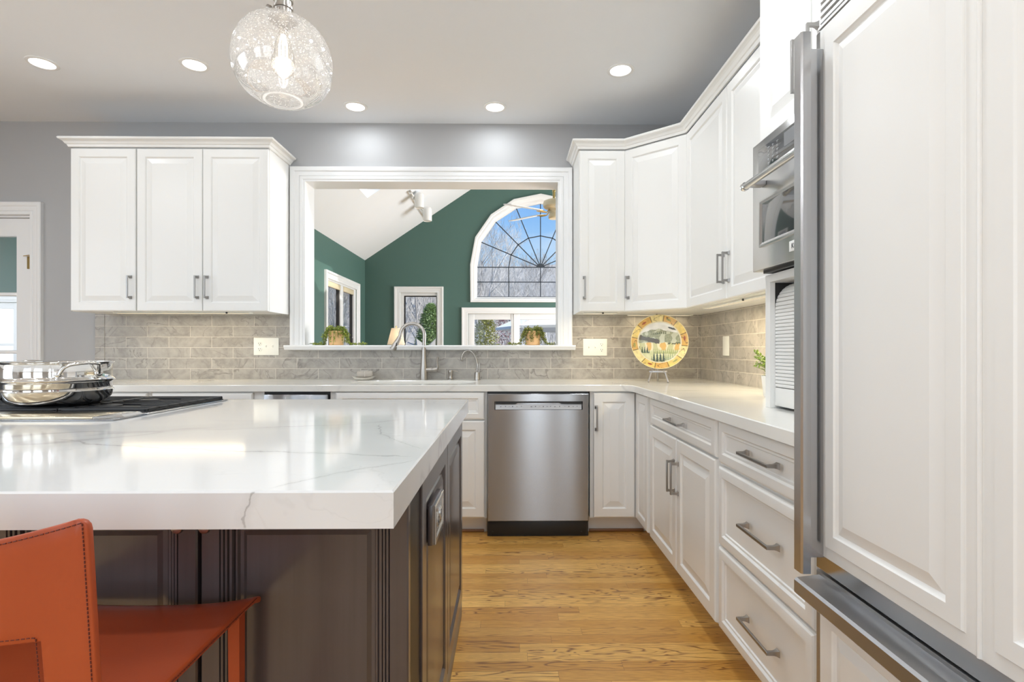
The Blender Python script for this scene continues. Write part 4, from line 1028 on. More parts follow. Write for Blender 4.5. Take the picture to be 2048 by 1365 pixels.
t = thing('pendant_light', 'seeded clear glass globe pendant hanging over the island', 'pendant light', (-0.650, 1.55, 1.955))
prof = [(0.052, -0.110), (0.062, -0.112), (0.085, -0.100), (0.108, -0.082), (0.126, -0.055), (0.135, -0.022), (0.136, 0.010), (0.129, 0.045), (0.113, 0.076), (0.090, 0.100), (0.064, 0.114), (0.045, 0.119), (0.036, 0.122)]
def smooth_prof(p, k=4):
    o = []
    for i in range(len(p) - 1):
        p0, p1, p2, p3 = (Vector(p[max(0, min(len(p) - 1, i + q))]) for q in (-1, 0, 1, 2))
        for s in range(k):
            u = s / k; o.append(tuple(0.5 * ((2 * p1) + (p2 - p0) * u + (2 * p0 - 5 * p1 + 4 * p2 - p3) * u * u + (3 * p1 - p0 - 3 * p2 + p3) * u ** 3)))
    return o + [tuple(p[-1])]
pr = smooth_prof(prof)
inner = [(r - 0.004, z * 0.975) for r, z in reversed(pr)]
m = MB(); m.lathe(pr + inner + [pr[0]], 64, cap=False); m.build('glass_globe', M['seeded'], t, angle=60)
m = MB(); m.lathe([(0.0505 + .0035 * math.cos(R(a)), -.1105 + .0035 * math.sin(R(a))) for a in range(0, 361, 45)], 64, cap=False)
fr_ = NT('frosted_glass_lip'); a_ = fr_.n('ShaderNodeBsdfTransparent'); b_ = fr_.n('ShaderNodeBsdfTranslucent', {'Color': (.95, .95, .95, 1)}); c_ = fr_.n('ShaderNodeMixShader'); fr_.set(c_, 0, .6); fr_.set(c_, 1, a_.outputs[0]); fr_.set(c_, 2, b_.outputs[0]); fr_.t.links.new(c_.outputs[0], fr_.out.inputs[0])
m.build('rim', fr_.m, t)
m = MB(); m.lathe([(0.001, .118), (0.040, .118), (0.040, .124), (0.036, .128), (0.024, .130), (0.024, .150), (0.027, .151), (0.027, .157), (0.0235, .158), (0.0235, .175), (0.027, .176), (0.027, .182), (0.022, .186), (0.008, .196), (0.001, .197)], 32); m.build('socket', M['nickel'], t)
m = MB(); m.cyl((-0.024, 0, .152), (-0.034, 0, .152), .003, 8); m.lathe([(.008, 0), (.010, .002), (.010, .012), (.008, .014)], 16, (-.034, 0, .152), (-.92, 0, .38)); m.build('thumb_screw', M['nickel'], t)
for a in (40, 160, 280):
    m = MB(); m.sphere((.040 * math.cos(R(a)), .040 * math.sin(R(a)), .129), .0045, 10); m.build('screw', M['nickel'], t)
m = MB(); m.cyl((0, 0, .19), (0, 0, CEIL - 1.955 - .01), .0055, 12); m.build('rod', M['nickel'], t)
m = MB(); m.lathe([(.062, CEIL - 1.955 - .001), (.062, CEIL - 1.955 - .018), (.055, CEIL - 1.955 - .024), (.001, CEIL - 1.955 - .026)], 32); m.build('canopy', M['nickel'], t)
m = MB(); m.lathe([(0.013, .116), (0.013, .085), (0.014, .078), (0.022, .055), (0.030, .02), (0.032, -.005), (0.027, -.028), (0.015, -.042), (0.001, -.046)], 28); m.build('bulb', clear_glass('bulb_glass', (1, .98, .95), .5), t)
m = MB()
for k_ in range(6):
    a = k_ * PI / 3; m.tube([(0.005 * math.cos(a), 0.005 * math.sin(a), .078), (0.011 * math.cos(a), 0.011 * math.sin(a), .05), (0.0115 * math.cos(a), 0.0115 * math.sin(a), .01), (0.005 * math.cos(a), 0.005 * math.sin(a), -.015)], .0018, 6)
m.build('filament', emis('lit_filament', (1.0, .93, .82), 14), t)
lo = lamp('pendant_lamp', 'POINT', (0, 0, 0.01), 1.0, (1, .93, .82), shadow_soft_size=.03); lo.parent = t

# ------------------------------------------------------------------ taps and sink-side things
t = thing('kitchen_faucet', 'tall brushed nickel pull-down faucet arching over the sink', 'faucet', (-0.596, 3.765, 0.9145))
m = MB(); m.lathe([(0.029, 0), (0.029, .004), (0.0275, .006), (0.0265, .05), (0.0245, .085), (0.0205, .12), (0.0175, .16), (0.0155, .20), (0.0148, .225)], 32); m.build('body', M['nickel'], t)
pts = [(0, 0, .222), (0.001, 0, .27)] + [(-.081 + .084 * math.cos(R(a)), 0, .312 + .084 * math.sin(R(a))) for a in range(0, 181, 12)] + [(-.170, 0, .298)]
m = MB(); m.tube(pts, .0125, 16); m.build('spout', M['nickel'], t)
m = MB(); d = Vector((-.052, 0, -.093)).normalized(); m.lathe([(0.0135, 0), (0.0145, .002), (0.0155, .02), (0.019, .06), (0.0235, .095), (0.0225, .102), (0.001, .103)], 24, (-.168, 0, .303), d)
sh = m.build('spray_head', M['nickel'], t)
m = MB(); m.rbox(-.196, -.018, .238, -.185, -.012, .262, .002); m.build('spray_button', M['black'], sh)
m = MB(); m.lathe([(0.016, 0), (0.0185, .004), (0.0185, .042), (0.0172, .043), (0.0172, .045), (0.0185, .046), (0.0175, .072), (0.012, .082), (.001, .086)], 24, (0.014, -.002, .070), (1, 0, 0.03)); m.build('valve', M['nickel'], t)
m = MB(); m.tube([(.086, -.002, .070), (.093, -.004, .076), (.098, -.006, .095), (.094, -.008, .118), (.095, -.010, .140), (.101, -.012, .160)], [.0085, .009, .0078, .007, .0075, .0085], 12); m.build('lever', M['nickel'], t)

t = thing('filter_tap', 'slim brushed nickel drinking water tap right of the faucet', 'faucet', (-0.221, 3.772, 0.9145))
m = MB(); m.lathe([(0.021, 0), (0.021, .012), (0.0195, .016), (0.0185, .050), (0.016, .053), (.001, .0535)], 28); m.build('body', M['nickel'], t)
pts = [(-.004, 0, .05), (-.001, 0, .11), (-.010, 0, .150), (-.028, 0, .185), (-.050, 0, .204), (-.070, 0, .208), (-.090, 0, .198), (-.105, 0, .178), (-.110, 0, .155)]
m = MB(); m.tube(pts, .0058, 12); m.build('spout', M['nickel'], t)
m = MB(); m.lathe([(.006, 0), (.0095, .006), (.0105, .016), (.0075, .024), (.001, .025)], 16, (-.110, 0, .160), (0, 0, -1)); m.build('nozzle', M['nickel'], t)
for x, xt in ((.006, .004), (.013, .017)):
    m = MB(); m.tube([(x, -.01, .05), (x + (xt - x) * .5, -.011, .08), (xt, -.011, .108), (xt, -.010, .118)], [.003, .0026, .0036, .0022], 10); m.build('lever', M['nickel'], t)
t = thing('soap_dispenser', 'short nickel soap dispenser between faucet and drinking tap', 'soap dispenser', (-0.410, 3.785, 0.9145))
m = MB(); m.lathe([(.024, 0), (.024, .003), (.015, .008), (.0125, .02), (.0125, .03), (.016, .048), (.018, .062), (.017, .066), (.001, .067)], 24); m.build('pump', M['nickel'], t)
m = MB(); m.tube([(.0, 0, .055), (.02, -.002, .062), (.048, -.004, .058), (.055, -.004, .052)], [.004, .0038, .0032, .003], 8); m.build('spout', M['nickel'], t)
t = thing('soap_dish', 'soft pale ceramic dish holding the wrapped soap by the sink', 'dish', (-1.015, 3.755, 0.9145), R(8))
m = MB(); m.loops([[(a * math.cos(2 * PI * i / 24), b * math.sin(2 * PI * i / 24), z + .006 * math.cos(4 * PI * i / 24) * w) for i in range(24)] for a, b, z, w in ((.045, .03, 0, 0), (.062, .04, .006, .3), (.082, .05, .022, 1), (.078, .047, .022, 1), (.05, .032, .010, .3))], True, True); m.build('bowl', plain('pale_ceramic', (0.66, 0.63, 0.57), .3), t)
t = thing('soap_bar', 'wrapped soap bar tied with string on the dish by the sink', 'soap', (-1.005, 3.750, 0.9345), R(12))
m = MB(); m.rbox(-.053, -.030, 0.0, .053, .030, .040, .012, 3); sb = m.build('bar', plain('taupe_soap_wrapper', (0.45, 0.41, 0.36), .6, bump=.2, bscale=80), t)
m = MB(); m.tube([(-.0, -.031, .004), (-.0, -.031, .036), (0, -.026, .0408), (0, .026, .0408), (0, .031, .03)], .0014, 6); m.tube([(-.053, 0, .036), (-.048, 0, .041), (.048, 0, .041), (.054, 0, .034)], .0014, 6)
for s in (-1, 1): m.tube([(0, 0, .042)] + [(s * (.012 - .012 * math.cos(R(a))), .010 * math.sin(R(a)), .044) for a in range(0, 361, 40)], .0013, 6)
m.build('string', plain('pale_string', (0.75, .72, .66), .8), t)

# ------------------------------------------------------------------ switches and sockets
def plate(label, name, loc, rz, w, h, gangs, mat=None):
    t = thing(name, label, 'wall plate', loc, rz, 'ivory wall plates')
    m = MB(); m.rbox(-w / 2, -.006, -h / 2, w / 2, 0, h / 2, .003); m.build('plate', M['plastic'], t)
    for kind, x in gangs:
        if kind == 's':
            m = MB(); m.box(x - .005, -.0066, -.012, x + .005, -.006, .012); m.add([(x - .004, -.006, -.008), (x + .004, -.006, -.008), (x + .004, -.006, .009), (x - .004, -.006, .009), (x - .0035, -.016, .004), (x + .0035, -.016, .004), (x + .0035, -.014, .009), (x - .0035, -.014, .009)], [(4, 5, 6, 7), (0, 1, 5, 4), (1, 2, 6, 5), (2, 3, 7, 6), (3, 0, 4, 7)])
            m.build('toggle', M['plastic'], t, smooth=False)
        else:
            for z in (-.0195, .0195):
                m = MB(); m.lathe([(.0165, 0), (.0165, .0018), (.0155, .0022), (.001, .0022)], 20, (x, -.006, z), (0, -1, 0)); so = m.build('socket', M['plastic'], t)
                for q, hh_ in ((-.0065, .008), (.0065, .007)):
                    m = MB(); m.box(x + q - .0013, -.0087, z - .001, x + q + .0013, -.0081, z + hh_); m.build('slot', M['black'], so, smooth=False)
                m = MB(); m.cyl((x, -.0081, z - .008), (x, -.0087, z - .008), .0028, 8); m.build('slot', M['black'], so)
    return t
plate('three-gang ivory plate with an outlet and two switches left of the sill', 'switch_plate', (-1.729, 3.84, 1.149), 0, .178, .124, [('o', -.046), ('s', 0), ('s', .046)])
plate('three-gang ivory plate with two switches and an outlet right of the sill', 'switch_plate', (0.6205, 3.84, 1.144), 0, .173, .122, [('s', -.046), ('s', 0), ('o', .046)])
plate('narrow ivory blank plate on the right-hand tiled wall', 'wall_plate', (WX - .01, 3.383, 1.150), RZ_, .093, .125, [])

# ------------------------------------------------------------------ painted plate on its stand
def plate_color(u, v):
    r = math.hypot(u, v); a = math.atan2(v, u); N = lambda s, k=0: mnoise.noise(Vector((u * s, v * s, k)))
    yel = (0.74, 0.55, 0.17); org = (0.66, 0.40, 0.12); pale = (0.78, 0.66, 0.32)
    if r > 0.765:
        if r > .985: return (.80, .70, .40)
        s = ((a + PI) / (2 * PI) * 12 + .35); k = int(s) % 12
        base = (org, pale, yel, org, yel, pale, org, yel, org, pale, org, yel)[k]
        f = s - math.floor(s)
        g = 0.25 * N(9, 3)
        c = tuple(max(0, min(1, x * (1 + g))) for x in base)
        if f < .045: return (.10, .06, .03)
        q = 0.5 + .28 * math.sin(r * 21 + k * 1.7)
        if k % 3 != 1 and abs(f - q) < .028: return (.10, .055, .03)
        d = math.hypot((f - .62) * 1.6, (r - .875) * 9)
        if k % 2 == 0 and d < .30 + .06 * N(20, k): return (.36, .10, .05) if k % 4 else (.34, .33, .10)
        return c
    if r > .735: return (.74, .68, .50)
    h1 = .32 + .16 * math.exp(-((u + .05) / .45) ** 2) + .05 * N(5, 1)
    if v > h1: # pale sky above the hills
        if abs(v - (.36 + .06 * math.sin(u * 7))) < .018 and u > .25: return (.55, .56, .52)
        if math.hypot((u - .46) / .16, (v - .50 + (u - .46) * .35) / .035) < 1: return (.06, .07, .07)
        w = .82 + .10 * N(6, 2); return (w, w, w * .97)
    if v > .30 + .02 * N(8, 5) and -.28 < u < .24 and math.sin(u * 90) > -.2 and v < .36 + u * .2: return (.10, .12, .07)
    hd = .27 - .26 * (u + .7) + .03 * N(12, 8)
    if u < .0 and hd - .16 < v < hd: return (.10, .095, .085)
    if v > -.02 + .03 * N(7, 4):
        g = N(16, 6); return (.30 + .12 * g, .32 + .12 * g, .22 + .08 * g) if N(5, 9) > -.1 else (.56, .58, .46)
    if v > -.08 and u > .28 and N(14, 7) > -.1: return (.12, .13, .08)
    tr = lambda b, hgt, fr, ph: b < v < b + hgt * (1 - abs((u * fr + ph) % 1 - .5) * 2)
    if tr(-.72, .40, 9, .2) and -.28 < u < .22: return (.06, .09, .07)
    if tr(-.66, .30, 13, .6) and .2 < u < .55: return (.30, .36, .20)
    if tr(-.40, .26, 11, .1) and u < -.34: return (.07, .10, .06)
    if tr(-.42, .20, 15, .3) and u > -.2: return (.36, .40, .17)
    if v > -.30:
        s = math.sin(u * 13 + 1.2 * N(4, 2))
        return (.72, .45, .14) if s > .55 else (.82, .74, .50) if s > -.3 else (.56, .56, .30)
    g = .5 + .5 * N(6, 11)
    return (.52 + .26 * g, .54 + .22 * g, .26 + .26 * g)
t = thing('decorative_plate', 'round plate painted with a hilly landscape and a yellow leafy rim', 'plate', (0.994, 3.520, 1.176), R(-14))
t.rotation_euler = (R(-13), 0, R(-14))
PR = 0.1835; NR, NA = 72, 220
def dish(r):                                                  # depth of the face towards the viewer (-y)
    return -0.018 * max(0, (r - .70) / .30) ** 1.2 - .004 * (1 if r > .74 else max(0, (r - .66) / .08))
vs, fs, cols = [], [], []
for i in range(NR + 1):
    r = i / NR
    for j in range(NA):
        a = 2 * PI * j / NA; u, v = r * math.cos(a), r * math.sin(a)
        vs.append((u * PR, dish(r), v * PR)); cols.append(plate_color(u, v))
for i in range(NR):
    for j in range(NA): fs.append((i * NA + j, i * NA + (j + 1) % NA, (i + 1) * NA + (j + 1) % NA, (i + 1) * NA + j))
nb = len(vs)
for r in (1.0, .985, .72, .66, .0001):
    for j in range(NA):
        a = 2 * PI * j / NA; vs.append((r * math.cos(a) * PR, dish(r) + .005 + (.008 if r < .7 else 0), r * math.sin(a) * PR)); cols.append((.7, .6, .35))
for i in range(5):
    b0 = NR * NA if i == 0 else nb + (i - 1) * NA; b1 = nb + i * NA
    for j in range(NA): fs.append((b0 + j, b0 + (j + 1) % NA, b1 + (j + 1) % NA, b1 + j))
me = bpy.data.meshes.new('plate'); me.from_pydata(vs, [], fs); me.polygons.foreach_set('use_smooth', [True] * len(fs))
ca = me.color_attributes.new('glaze', 'FLOAT_COLOR', 'POINT')
ca.data.foreach_set('color', [x for c in cols for x in (*c, 1.0)])
nt = NT('painted_glaze'); at = nt.n('ShaderNodeVertexColor'); at.layer_name = 'glaze'
nt.bsdf(Base_Color=at.outputs[0], Roughness=0.22)
me.materials.append(nt.m)
o = bpy.data.objects.new('dish', me); COL.objects.link(o); o.parent = t
t = thing('plate_stand', 'small silver easel holding the painted plate', 'plate stand', (0.975, 3.478, 0.9145), R(-14))
st = plain('pewter_metal', (0.42, 0.42, 0.44), .35, 1.0)
m = MB()
for s in (-1, 1):
    m.tube([(s * .062, -.034, 0.0025), (s * .052, -.020, .035), (s * .043, -.010, .068)], [.006, .0055, .005], 8)
    m.tube([(s * .043, -.010, .068), (s * .040, .02, .070), (s * .034, .042, .16), (s * .02, .062, .25)], .0035, 8)
    m.tube([(s * .036, -.018, .082), (s * .036, -.014, .072), (s * .036, .016, .069)], .0035, 8)
m.rbox(-.056, -.014, .062, .056, -.008, .074, .002)
m.build('front_frame', st, t)
m = MB(); m.tube([(0, .055, .22), (0, .09, .10), (0, .115, .0025)], .004, 8); m.tube([(-.036, .040, .155), (.036, .040, .155)], .003, 8); m.build('rear_leg', st, t)
# ------------------------------------------------------------------ plants
def leaf(m, p, d, up, L_, W_):
    d = Vector(d).normalized(); s = d.cross(Vector(up)); s = s.normalized() if s.length > 1e-4 else d.orthogonal().normalized(); n = s.cross(d)
    p = Vector(p)
    m.add([p, p + d * L_ * .45 + s * W_ * .5 + n * L_ * .10, p + d * L_, p + d * L_ * .45 - s * W_ * .5 + n * L_ * .10, p + d * L_ * .5], [(0, 1, 4), (1, 2, 4), (2, 3, 4), (3, 0, 4)])
def leafmat(name, a, b):
    t = NT(name); o = t.obj(); f = t.noise(o, 45.0, 2)
    t.bsdf(Base_Color=t.mix(t.rng(f, .35, .65), a, b), Roughness=.45, Subsurface_Weight=0.0, Transmission_Weight=0.0); return t.m
M['ivy'] = leafmat('small_leaf_green', (0.13, 0.20, 0.015), (0.40, 0.46, 0.05))
M['ivy2'] = leafmat('olive_leaf_green', (0.10, 0.14, 0.03), (0.38, 0.37, 0.07))
M['terra'] = plain('ochre_clay', (0.88, 0.56, 0.28), .7, var=.12, bump=.15, bscale=120)
def ivy(label, x, mat, seed, trails, rr):
    rnd = random.Random(seed)
    z0 = 1.1585
    t = thing('trailing_plant', label, 'potted plant', (x, 3.895, z0), 0)
    m = MB(); m.lathe([(.001, .0), (.046, 0), (.050, .004), (.056, .090), (.059, .092), (.059, .103), (.054, .104), (.052, .090), (.001, .088)], 32); m.build('pot', M['terra'], t)
    m = MB(); st_ = MB()
    def run(pts):
        st_.tube(pts, .0011, 4, False)
        for a, b in zip(pts[:-1], pts[1:]):
            a = Vector(a); b = Vector(b); k = max(1, int((b - a).length / .0066))
            for i in range(k):
                p = a.lerp(b, (i + rnd.random()) / k)
                d = Vector((rnd.gauss(0, 1), rnd.gauss(0, 1), rnd.gauss(.15, .7)))
                q = p + d.normalized() * .003
                q.z = max(q.z, .0025); q.y = min(max(q.y, -.125), .125)
                leaf(m, q, d, (rnd.gauss(0, .4), -.5, 1), rnd.uniform(.010, .016), rnd.uniform(.009, .013))
    for i in range(66):                                        # stems spilling over the rim
        a = 2 * PI * i / 66 + rnd.gauss(0, .12); R0 = rnd.uniform(.01, .045); R1 = rnd.uniform(.064, rr); c, s = math.cos(a), math.sin(a)
        if s < -.8 and rnd.random() < .2: continue
        h = rnd.uniform(.112, .136); e_ = rnd.uniform(.006, .085)
        run([(R0 * c, R0 * s, .095), ((R0 + .02) * c, (R0 + .02) * s, h), (.058 * c, .058 * s, h - .004), (R1 * c, R1 * s * .9, .075), (R1 * c, R1 * s * .9, max(.004, e_))])
    for sx, L_ in trails:                                      # shoots creeping along the sill
        for k in range(5):
            y = rnd.uniform(-.10, .02); pts = [(sx * .052, -.02, .10), (sx * .078, y * .7, .06), (sx * .095, y, .010)]
            n = 7
            for q in range(1, n + 1): pts.append((sx * (.095 + (L_ - .095) * rnd.uniform(.85, 1.0) * q / n), y + rnd.gauss(0, .008), .006 + rnd.uniform(0, .007)))
            run(pts)
    m.build('leaves', mat, t, smooth=False, recalc=False); st_.build('stems', plain('stem_green', (.14, .17, .03), .6), t)
    return t
ivy('trailing green plant in an ochre pot on the left end of the sill', -1.250, M['ivy'], 3, ((-1, .185), (1, .225)), .094)
ivy('trailing olive green plant in an ochre pot on the right end of the sill', 0.176, M['ivy2'], 5, ((-1, .185), (1, .160)), .088)

t = thing('potted_herb', 'small leafy plant in a white pot beside the appliance garage', 'potted plant', (1.198, 2.395, 0.9145))
m = MB(); m.lathe([(.001, 0), (.044, 0), (.047, .004), (.056, .088), (.057, .094), (.053, .095), (.050, .085), (.001, .083)], 28); m.build('pot', plain('white_glazed_pot', (.82, .82, .80), .25), t)
m = MB(); rnd = random.Random(11); s2 = MB()
for i in range(46):
    a = rnd.uniform(0, 2 * PI); r = rnd.uniform(.03, .125); h = rnd.uniform(.13, .235) - r * .35; c, s = math.cos(a), math.sin(a)
    pts = [(.012 * c, .012 * s, .08), (.5 * r * c, .5 * r * s, .08 + (h - .08) * .7), (r * c, r * s, h)]
    s2.tube(pts, .0012, 4)
    for k in range(16):
        u = .25 + .75 * k / 15; p = Vector(pts[0]).lerp(Vector(pts[1]), u * 2) if u < .5 else Vector(pts[1]).lerp(Vector(pts[2]), u * 2 - 1)
        leaf(m, p, (rnd.gauss(0, 1), rnd.gauss(0, 1), rnd.gauss(.5, .6)), (0, 0, 1), rnd.uniform(.013, .02), rnd.uniform(.008, .013))
m.build('leaves', leafmat('fresh_herb_green', (.16, .30, .03), (.42, .55, .10)), t, smooth=False, recalc=False); s2.build('stems', plain('herb_stem', (.25, .30, .10), .6), t)

# ------------------------------------------------------------------ family room fittings
t = thing('ceiling_fan', 'cream ceiling fan with white blades hanging in the family room', 'ceiling fan', (0.47, 5.56, 2.60))
m = MB(); m.cyl((0, 0, .08), (0, 0, RZ - 2.60 - .03), .013, 14); m.lathe([(.014, .17), (.016, .172), (.016, .19), (.014, .192)], 16); m.build('rod', M['brass'], t)
m = MB(); m.lathe([(.065, RZ - 2.64), (.06, RZ - 2.70), (.02, RZ - 2.73)], 24); m.build('canopy', M['cream'], t)
m = MB(); m.lathe([(.001, .092), (.03, .09), (.07, .085), (.105, .07), (.113, .05), (.112, .015), (.100, 0.0), (.06, -.012), (.055, -.03), (.001, -.032)], 40); m.build('motor_housing', M['cream'], t)
m = MB(); m.lathe([(.05, -.03), (.047, -.055), (.055, -.07), (.058, -.10), (.050, -.112), (.001, -.114)], 32); m.build('switch_cup', M['cream'], t)
for i in range(12):
    pass
for i in range(5):
    a = R(139 + 72 * i); c, s = math.cos(a), math.sin(a)
    m = MB(); m.m = Matrix.Translation((0, 0, -.045)) @ Matrix.Rotation(a, 4, 'Z') @ Matrix.Rotation(R(-12), 4, 'X')
    m.holed([(.17, -.05), (.30, -.062), (.56, -.066), (.585, -.045), (.59, 0), (.585, .045), (.56, .066), (.30, .062), (.17, .05)], [], lambda a_, b_, q: (a_, b_, q), .007)
    b_ = m.build('blade', M['whitem'], t)
    m = MB(); m.m = Matrix.Translation((0, 0, -.045)) @ Matrix.Rotation(a, 4, 'Z')
    m.tube([(.055, 0, .025), (.09, 0, -.012), (.14, .018, -.010), (.20, .022, -.006)], .006, 8); m.tube([(.055, 0, .025), (.09, 0, -.012), (.14, -.018, -.010), (.20, -.022, -.006)], .006, 8); m.build('blade_iron', M['brass'], b_)

def sp_(x): return PL + SL * (x - FX0)
tx = -1.195; nrm = Vector((SL, 0, -1)).normalized()          # down into the room, off the left roof slope
def spot_track():
    t = thing('track_rail', 'white ceiling track on the sloped family room ceiling', 'light track', (tx, 0, sp_(tx)))
    m = MB(); m.cyl((nrm.x * .045, 6.43, nrm.z * .045), (nrm.x * .045, FY - .12, nrm.z * .045), .011, 12); m.build('rail', M['whitem'], t)
    for y in (6.46, 7.2, FY - .16):
        m = MB(); m.cyl((0, y, 0), (nrm.x * .05, y, nrm.z * .05), .013, 10); m.build('bracket', M['nickel'] if y < 6.6 else M['whitem'], t)
spot_track()
for y, px_, label in ((6.62, -1.105, 'white cylinder spotlight nearer the opening on the ceiling track'), (7.02, -1.065, 'white cylinder spotlight farther along the ceiling track near the gable')):
    z = {6.62: 2.972, 7.02: 2.905}[y]
    t = thing('track_spotlight', label, 'spotlight', (px_, y, z), 0, 'cylinder spotlights on the track')
    m = MB(); m.lathe([(.053, -.088), (.056, -.092), (.058, -.088), (.058, .05), (.055, .068), (.045, .084), (.028, .093), (.001, .095)], 32); m.build('housing', M['whitem'], t)
    m = MB(); m.lathe([(.0535, -.085), (.05, -.05), (.03, .0), (.001, .01)], 28); m.build('reflector', plain('warm_reflector_%d' % int(y * 10), (.78, .70, .48), .3), t)
    rx = tx + nrm.x * .045 - px_; rz = sp_(tx) + nrm.z * .045 - z
    m = MB(); m.tube([(-.055, 0, .03), (-.062, 0, .05), (rx, 0, rz)], .009, 10); m.sphere((-.066, 0, .02), .012, 10); m.build('arm', M['whitem'], t)

t = thing('side_table', 'small wooden table under the lamp in the family room', 'table', (-1.364, 6.5, 0))
m = MB(); m.rbox(-.25, -.25, .60, .25, .25, .63, .005); wd = plain('brown_table_wood', (.24, .12, .05), .4); m.build('tabletop', wd, t)
for x in (-.21, .21):
    for y in (-.21, .21):
        m = MB(); m.box(x - .02, y - .02, 0, x + .02, y + .02, .60); m.build('leg', wd, t)
t = thing('table_lamp', 'lit table lamp with a cream tapered shade seen behind the faucet', 'lamp', (-1.364, 6.5, 0.6305))
m = MB(); m.lathe([(.001, 0), (.07, 0), (.07, .015), (.03, .03), (.025, .10), (.055, .20), (.06, .28), (.04, .38), (.014, .44), (.010, .56), (.001, .56)], 28); m.build('base', plain('lamp_ceramic', (.45, .36, .25), .3), t)
m = MB(); m.lathe([(.108, .556), (.056, .757)], 40, cap=False); m.lathe([(.1065, .556), (.0545, .757)], 40, cap=False)
nt = NT('cream_lampshade'); df = nt.n('ShaderNodeBsdfDiffuse', {'Color': (.86, .80, .70, 1)}); tl = nt.n('ShaderNodeBsdfTranslucent', {'Color': (.90, .82, .70, 1)}); mx = nt.n('ShaderNodeMixShader'); nt.set(mx, 0, .5); nt.set(mx, 1, df.outputs[0]); nt.set(mx, 2, tl.outputs[0]); nt.t.links.new(mx.outputs[0], nt.out.inputs[0])
m.build('lamp_shade', nt.m, t)
m = MB(); m.sphere((0, 0, .775), .010, 10); m.cyl((0, 0, .56), (0, 0, .77), .004, 8); m.build('finial', M['brass'], t)
lo = lamp('table_lamp_bulb', 'POINT', (0, 0, .65), 3.2, (1, .90, .76), shadow_soft_size=.03); lo.parent = t

# ------------------------------------------------------------------ outdoors
def ground_mat():
    t = NT('leaf_strewn_lawn'); o = t.obj()
    a = t.noise(o, .5, 5, .6); b = t.noise(o, 9.0, 4, .6)
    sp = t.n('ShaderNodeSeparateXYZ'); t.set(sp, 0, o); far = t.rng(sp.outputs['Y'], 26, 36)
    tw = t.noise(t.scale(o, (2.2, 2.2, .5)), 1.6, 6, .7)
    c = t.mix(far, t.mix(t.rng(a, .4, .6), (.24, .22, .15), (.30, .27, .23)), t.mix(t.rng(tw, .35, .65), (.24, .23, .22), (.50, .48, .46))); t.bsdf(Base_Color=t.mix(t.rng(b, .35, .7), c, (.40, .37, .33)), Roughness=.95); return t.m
m = MB(); n = 40
gv = []
for j in range(n + 1):
    for i in range(n + 1):
        x = -60 + 120 * i / n; y = FY + 0.14 + 70 * j / n if j else FY + 0.14
        d = max(0, y - 30); z = -.45 + .10 * mnoise.noise(Vector((x * .15, y * .15, 0))) * (j > 1) + (min(1, d / 40) ** 1.1) * (12.2 + 1.3 * mnoise.noise(Vector((x * .05, y * .05, 4))))
        gv.append((x, y, z))
m.add(gv, [(j * (n + 1) + i, j * (n + 1) + i + 1, (j + 1) * (n + 1) + i + 1, (j + 1) * (n + 1) + i) for j in range(n) for i in range(n)])
m.add([(-60, -30, -.45), (FX0 - .14, -30, -.45), (FX0 - .14, FY + .14, -.45), (-60, FY + .14, -.45)], [(0, 1, 2, 3)])
m.add([(FX1 + .14, -30, -.45), (60, -30, -.45), (60, FY + .14, -.45), (FX1 + .14, FY + .14, -.45)], [(0, 1, 2, 3)])
struct(m.build('ground', ground_mat(), recalc=False))
m = MB(); m.box(-2.6, FY + .16, -.30, 4.0, 13.2, -.14); struct(m.build('deck', plain('grey_deck_boards', (.32, .29, .26), .7, var=.1)))

def bark(name, a, b):
    t = NT(name); o = t.obj(); f = t.noise(t.scale(o, (12, 12, 3)), 1.0, 4); t.bsdf(Base_Color=t.mix(f, a, b), Roughness=.9); return t.m
BK = [bark('grey_bark', (.44, .42, .40), (.66, .64, .61)), bark('brown_bark', (.36, .33, .30), (.56, .52, .48)), bark('pale_bark', (.52, .50, .48), (.74, .72, .69))]
def bare_tree_mesh(seed, h, mat, twigs=3):
    rnd = random.Random(seed); m = MB()
    def grow(p, d, L_, r, lev):
        pts = [p]; rs = [r]; k = 4 if lev < 2 else 3
        for i in range(k):
            d = (d + Vector((rnd.gauss(0, .13), rnd.gauss(0, .13), rnd.gauss(.05, .08)))).normalized()
            pts.append(pts[-1] + d * L_ / k); rs.append(r * (1 - .62 * (i + 1) / k))
        m.tube(pts, rs, 5 if lev == 0 else 3, False)
        if lev >= 4: return
        nb = (9, 6, 5, 4)[lev]
        for i in range(nb):
            u = rnd.uniform(.28 if lev == 0 else .15, 1.0); q = u * k; a = min(k - 1, int(q)); s = pts[a].lerp(pts[a + 1], q - a)
            ax = Vector((rnd.gauss(0, 1), rnd.gauss(0, 1), rnd.gauss(0, .4))).normalized()
            nd = (d * .75 + ax * rnd.uniform(.5, .95) + Vector((0, 0, .22))).normalized()
            grow(s, nd, L_ * rnd.uniform(.38, .62) * (1 - .25 * u), max(.006, r * (1 - .6 * u) * .55), lev + 1)
    grow(Vector((0, 0, 0)), Vector((rnd.gauss(0, .06), rnd.gauss(0, .06), 1)), h * .82, h * .011 + .02, 0)
    return m
TREE_L = 'bare grey winter tree standing in the woods beyond the deck'
protos = []
tr_spots = []
rnd = random.Random(21)
for i in range(420):
    if len(tr_spots) >= 130: break
    y = rnd.uniform(18, 48); x = rnd.uniform(-.50, .24) * y
    if any(math.hypot(x - a, y - b) < 1.45 for a, b, c in tr_spots): continue
    k = x / y
    pt = 258 if k < -.06 else 258 - (k + .06) / .16 * 105        # how high the crowns stand in the view
    tr_spots.append((x, y, max(3.2, 1.6 + pt * y / 1070 * rnd.uniform(.72, 1.0) - (max(0, y - 30) / 40) ** 1.1 * 11.6)))
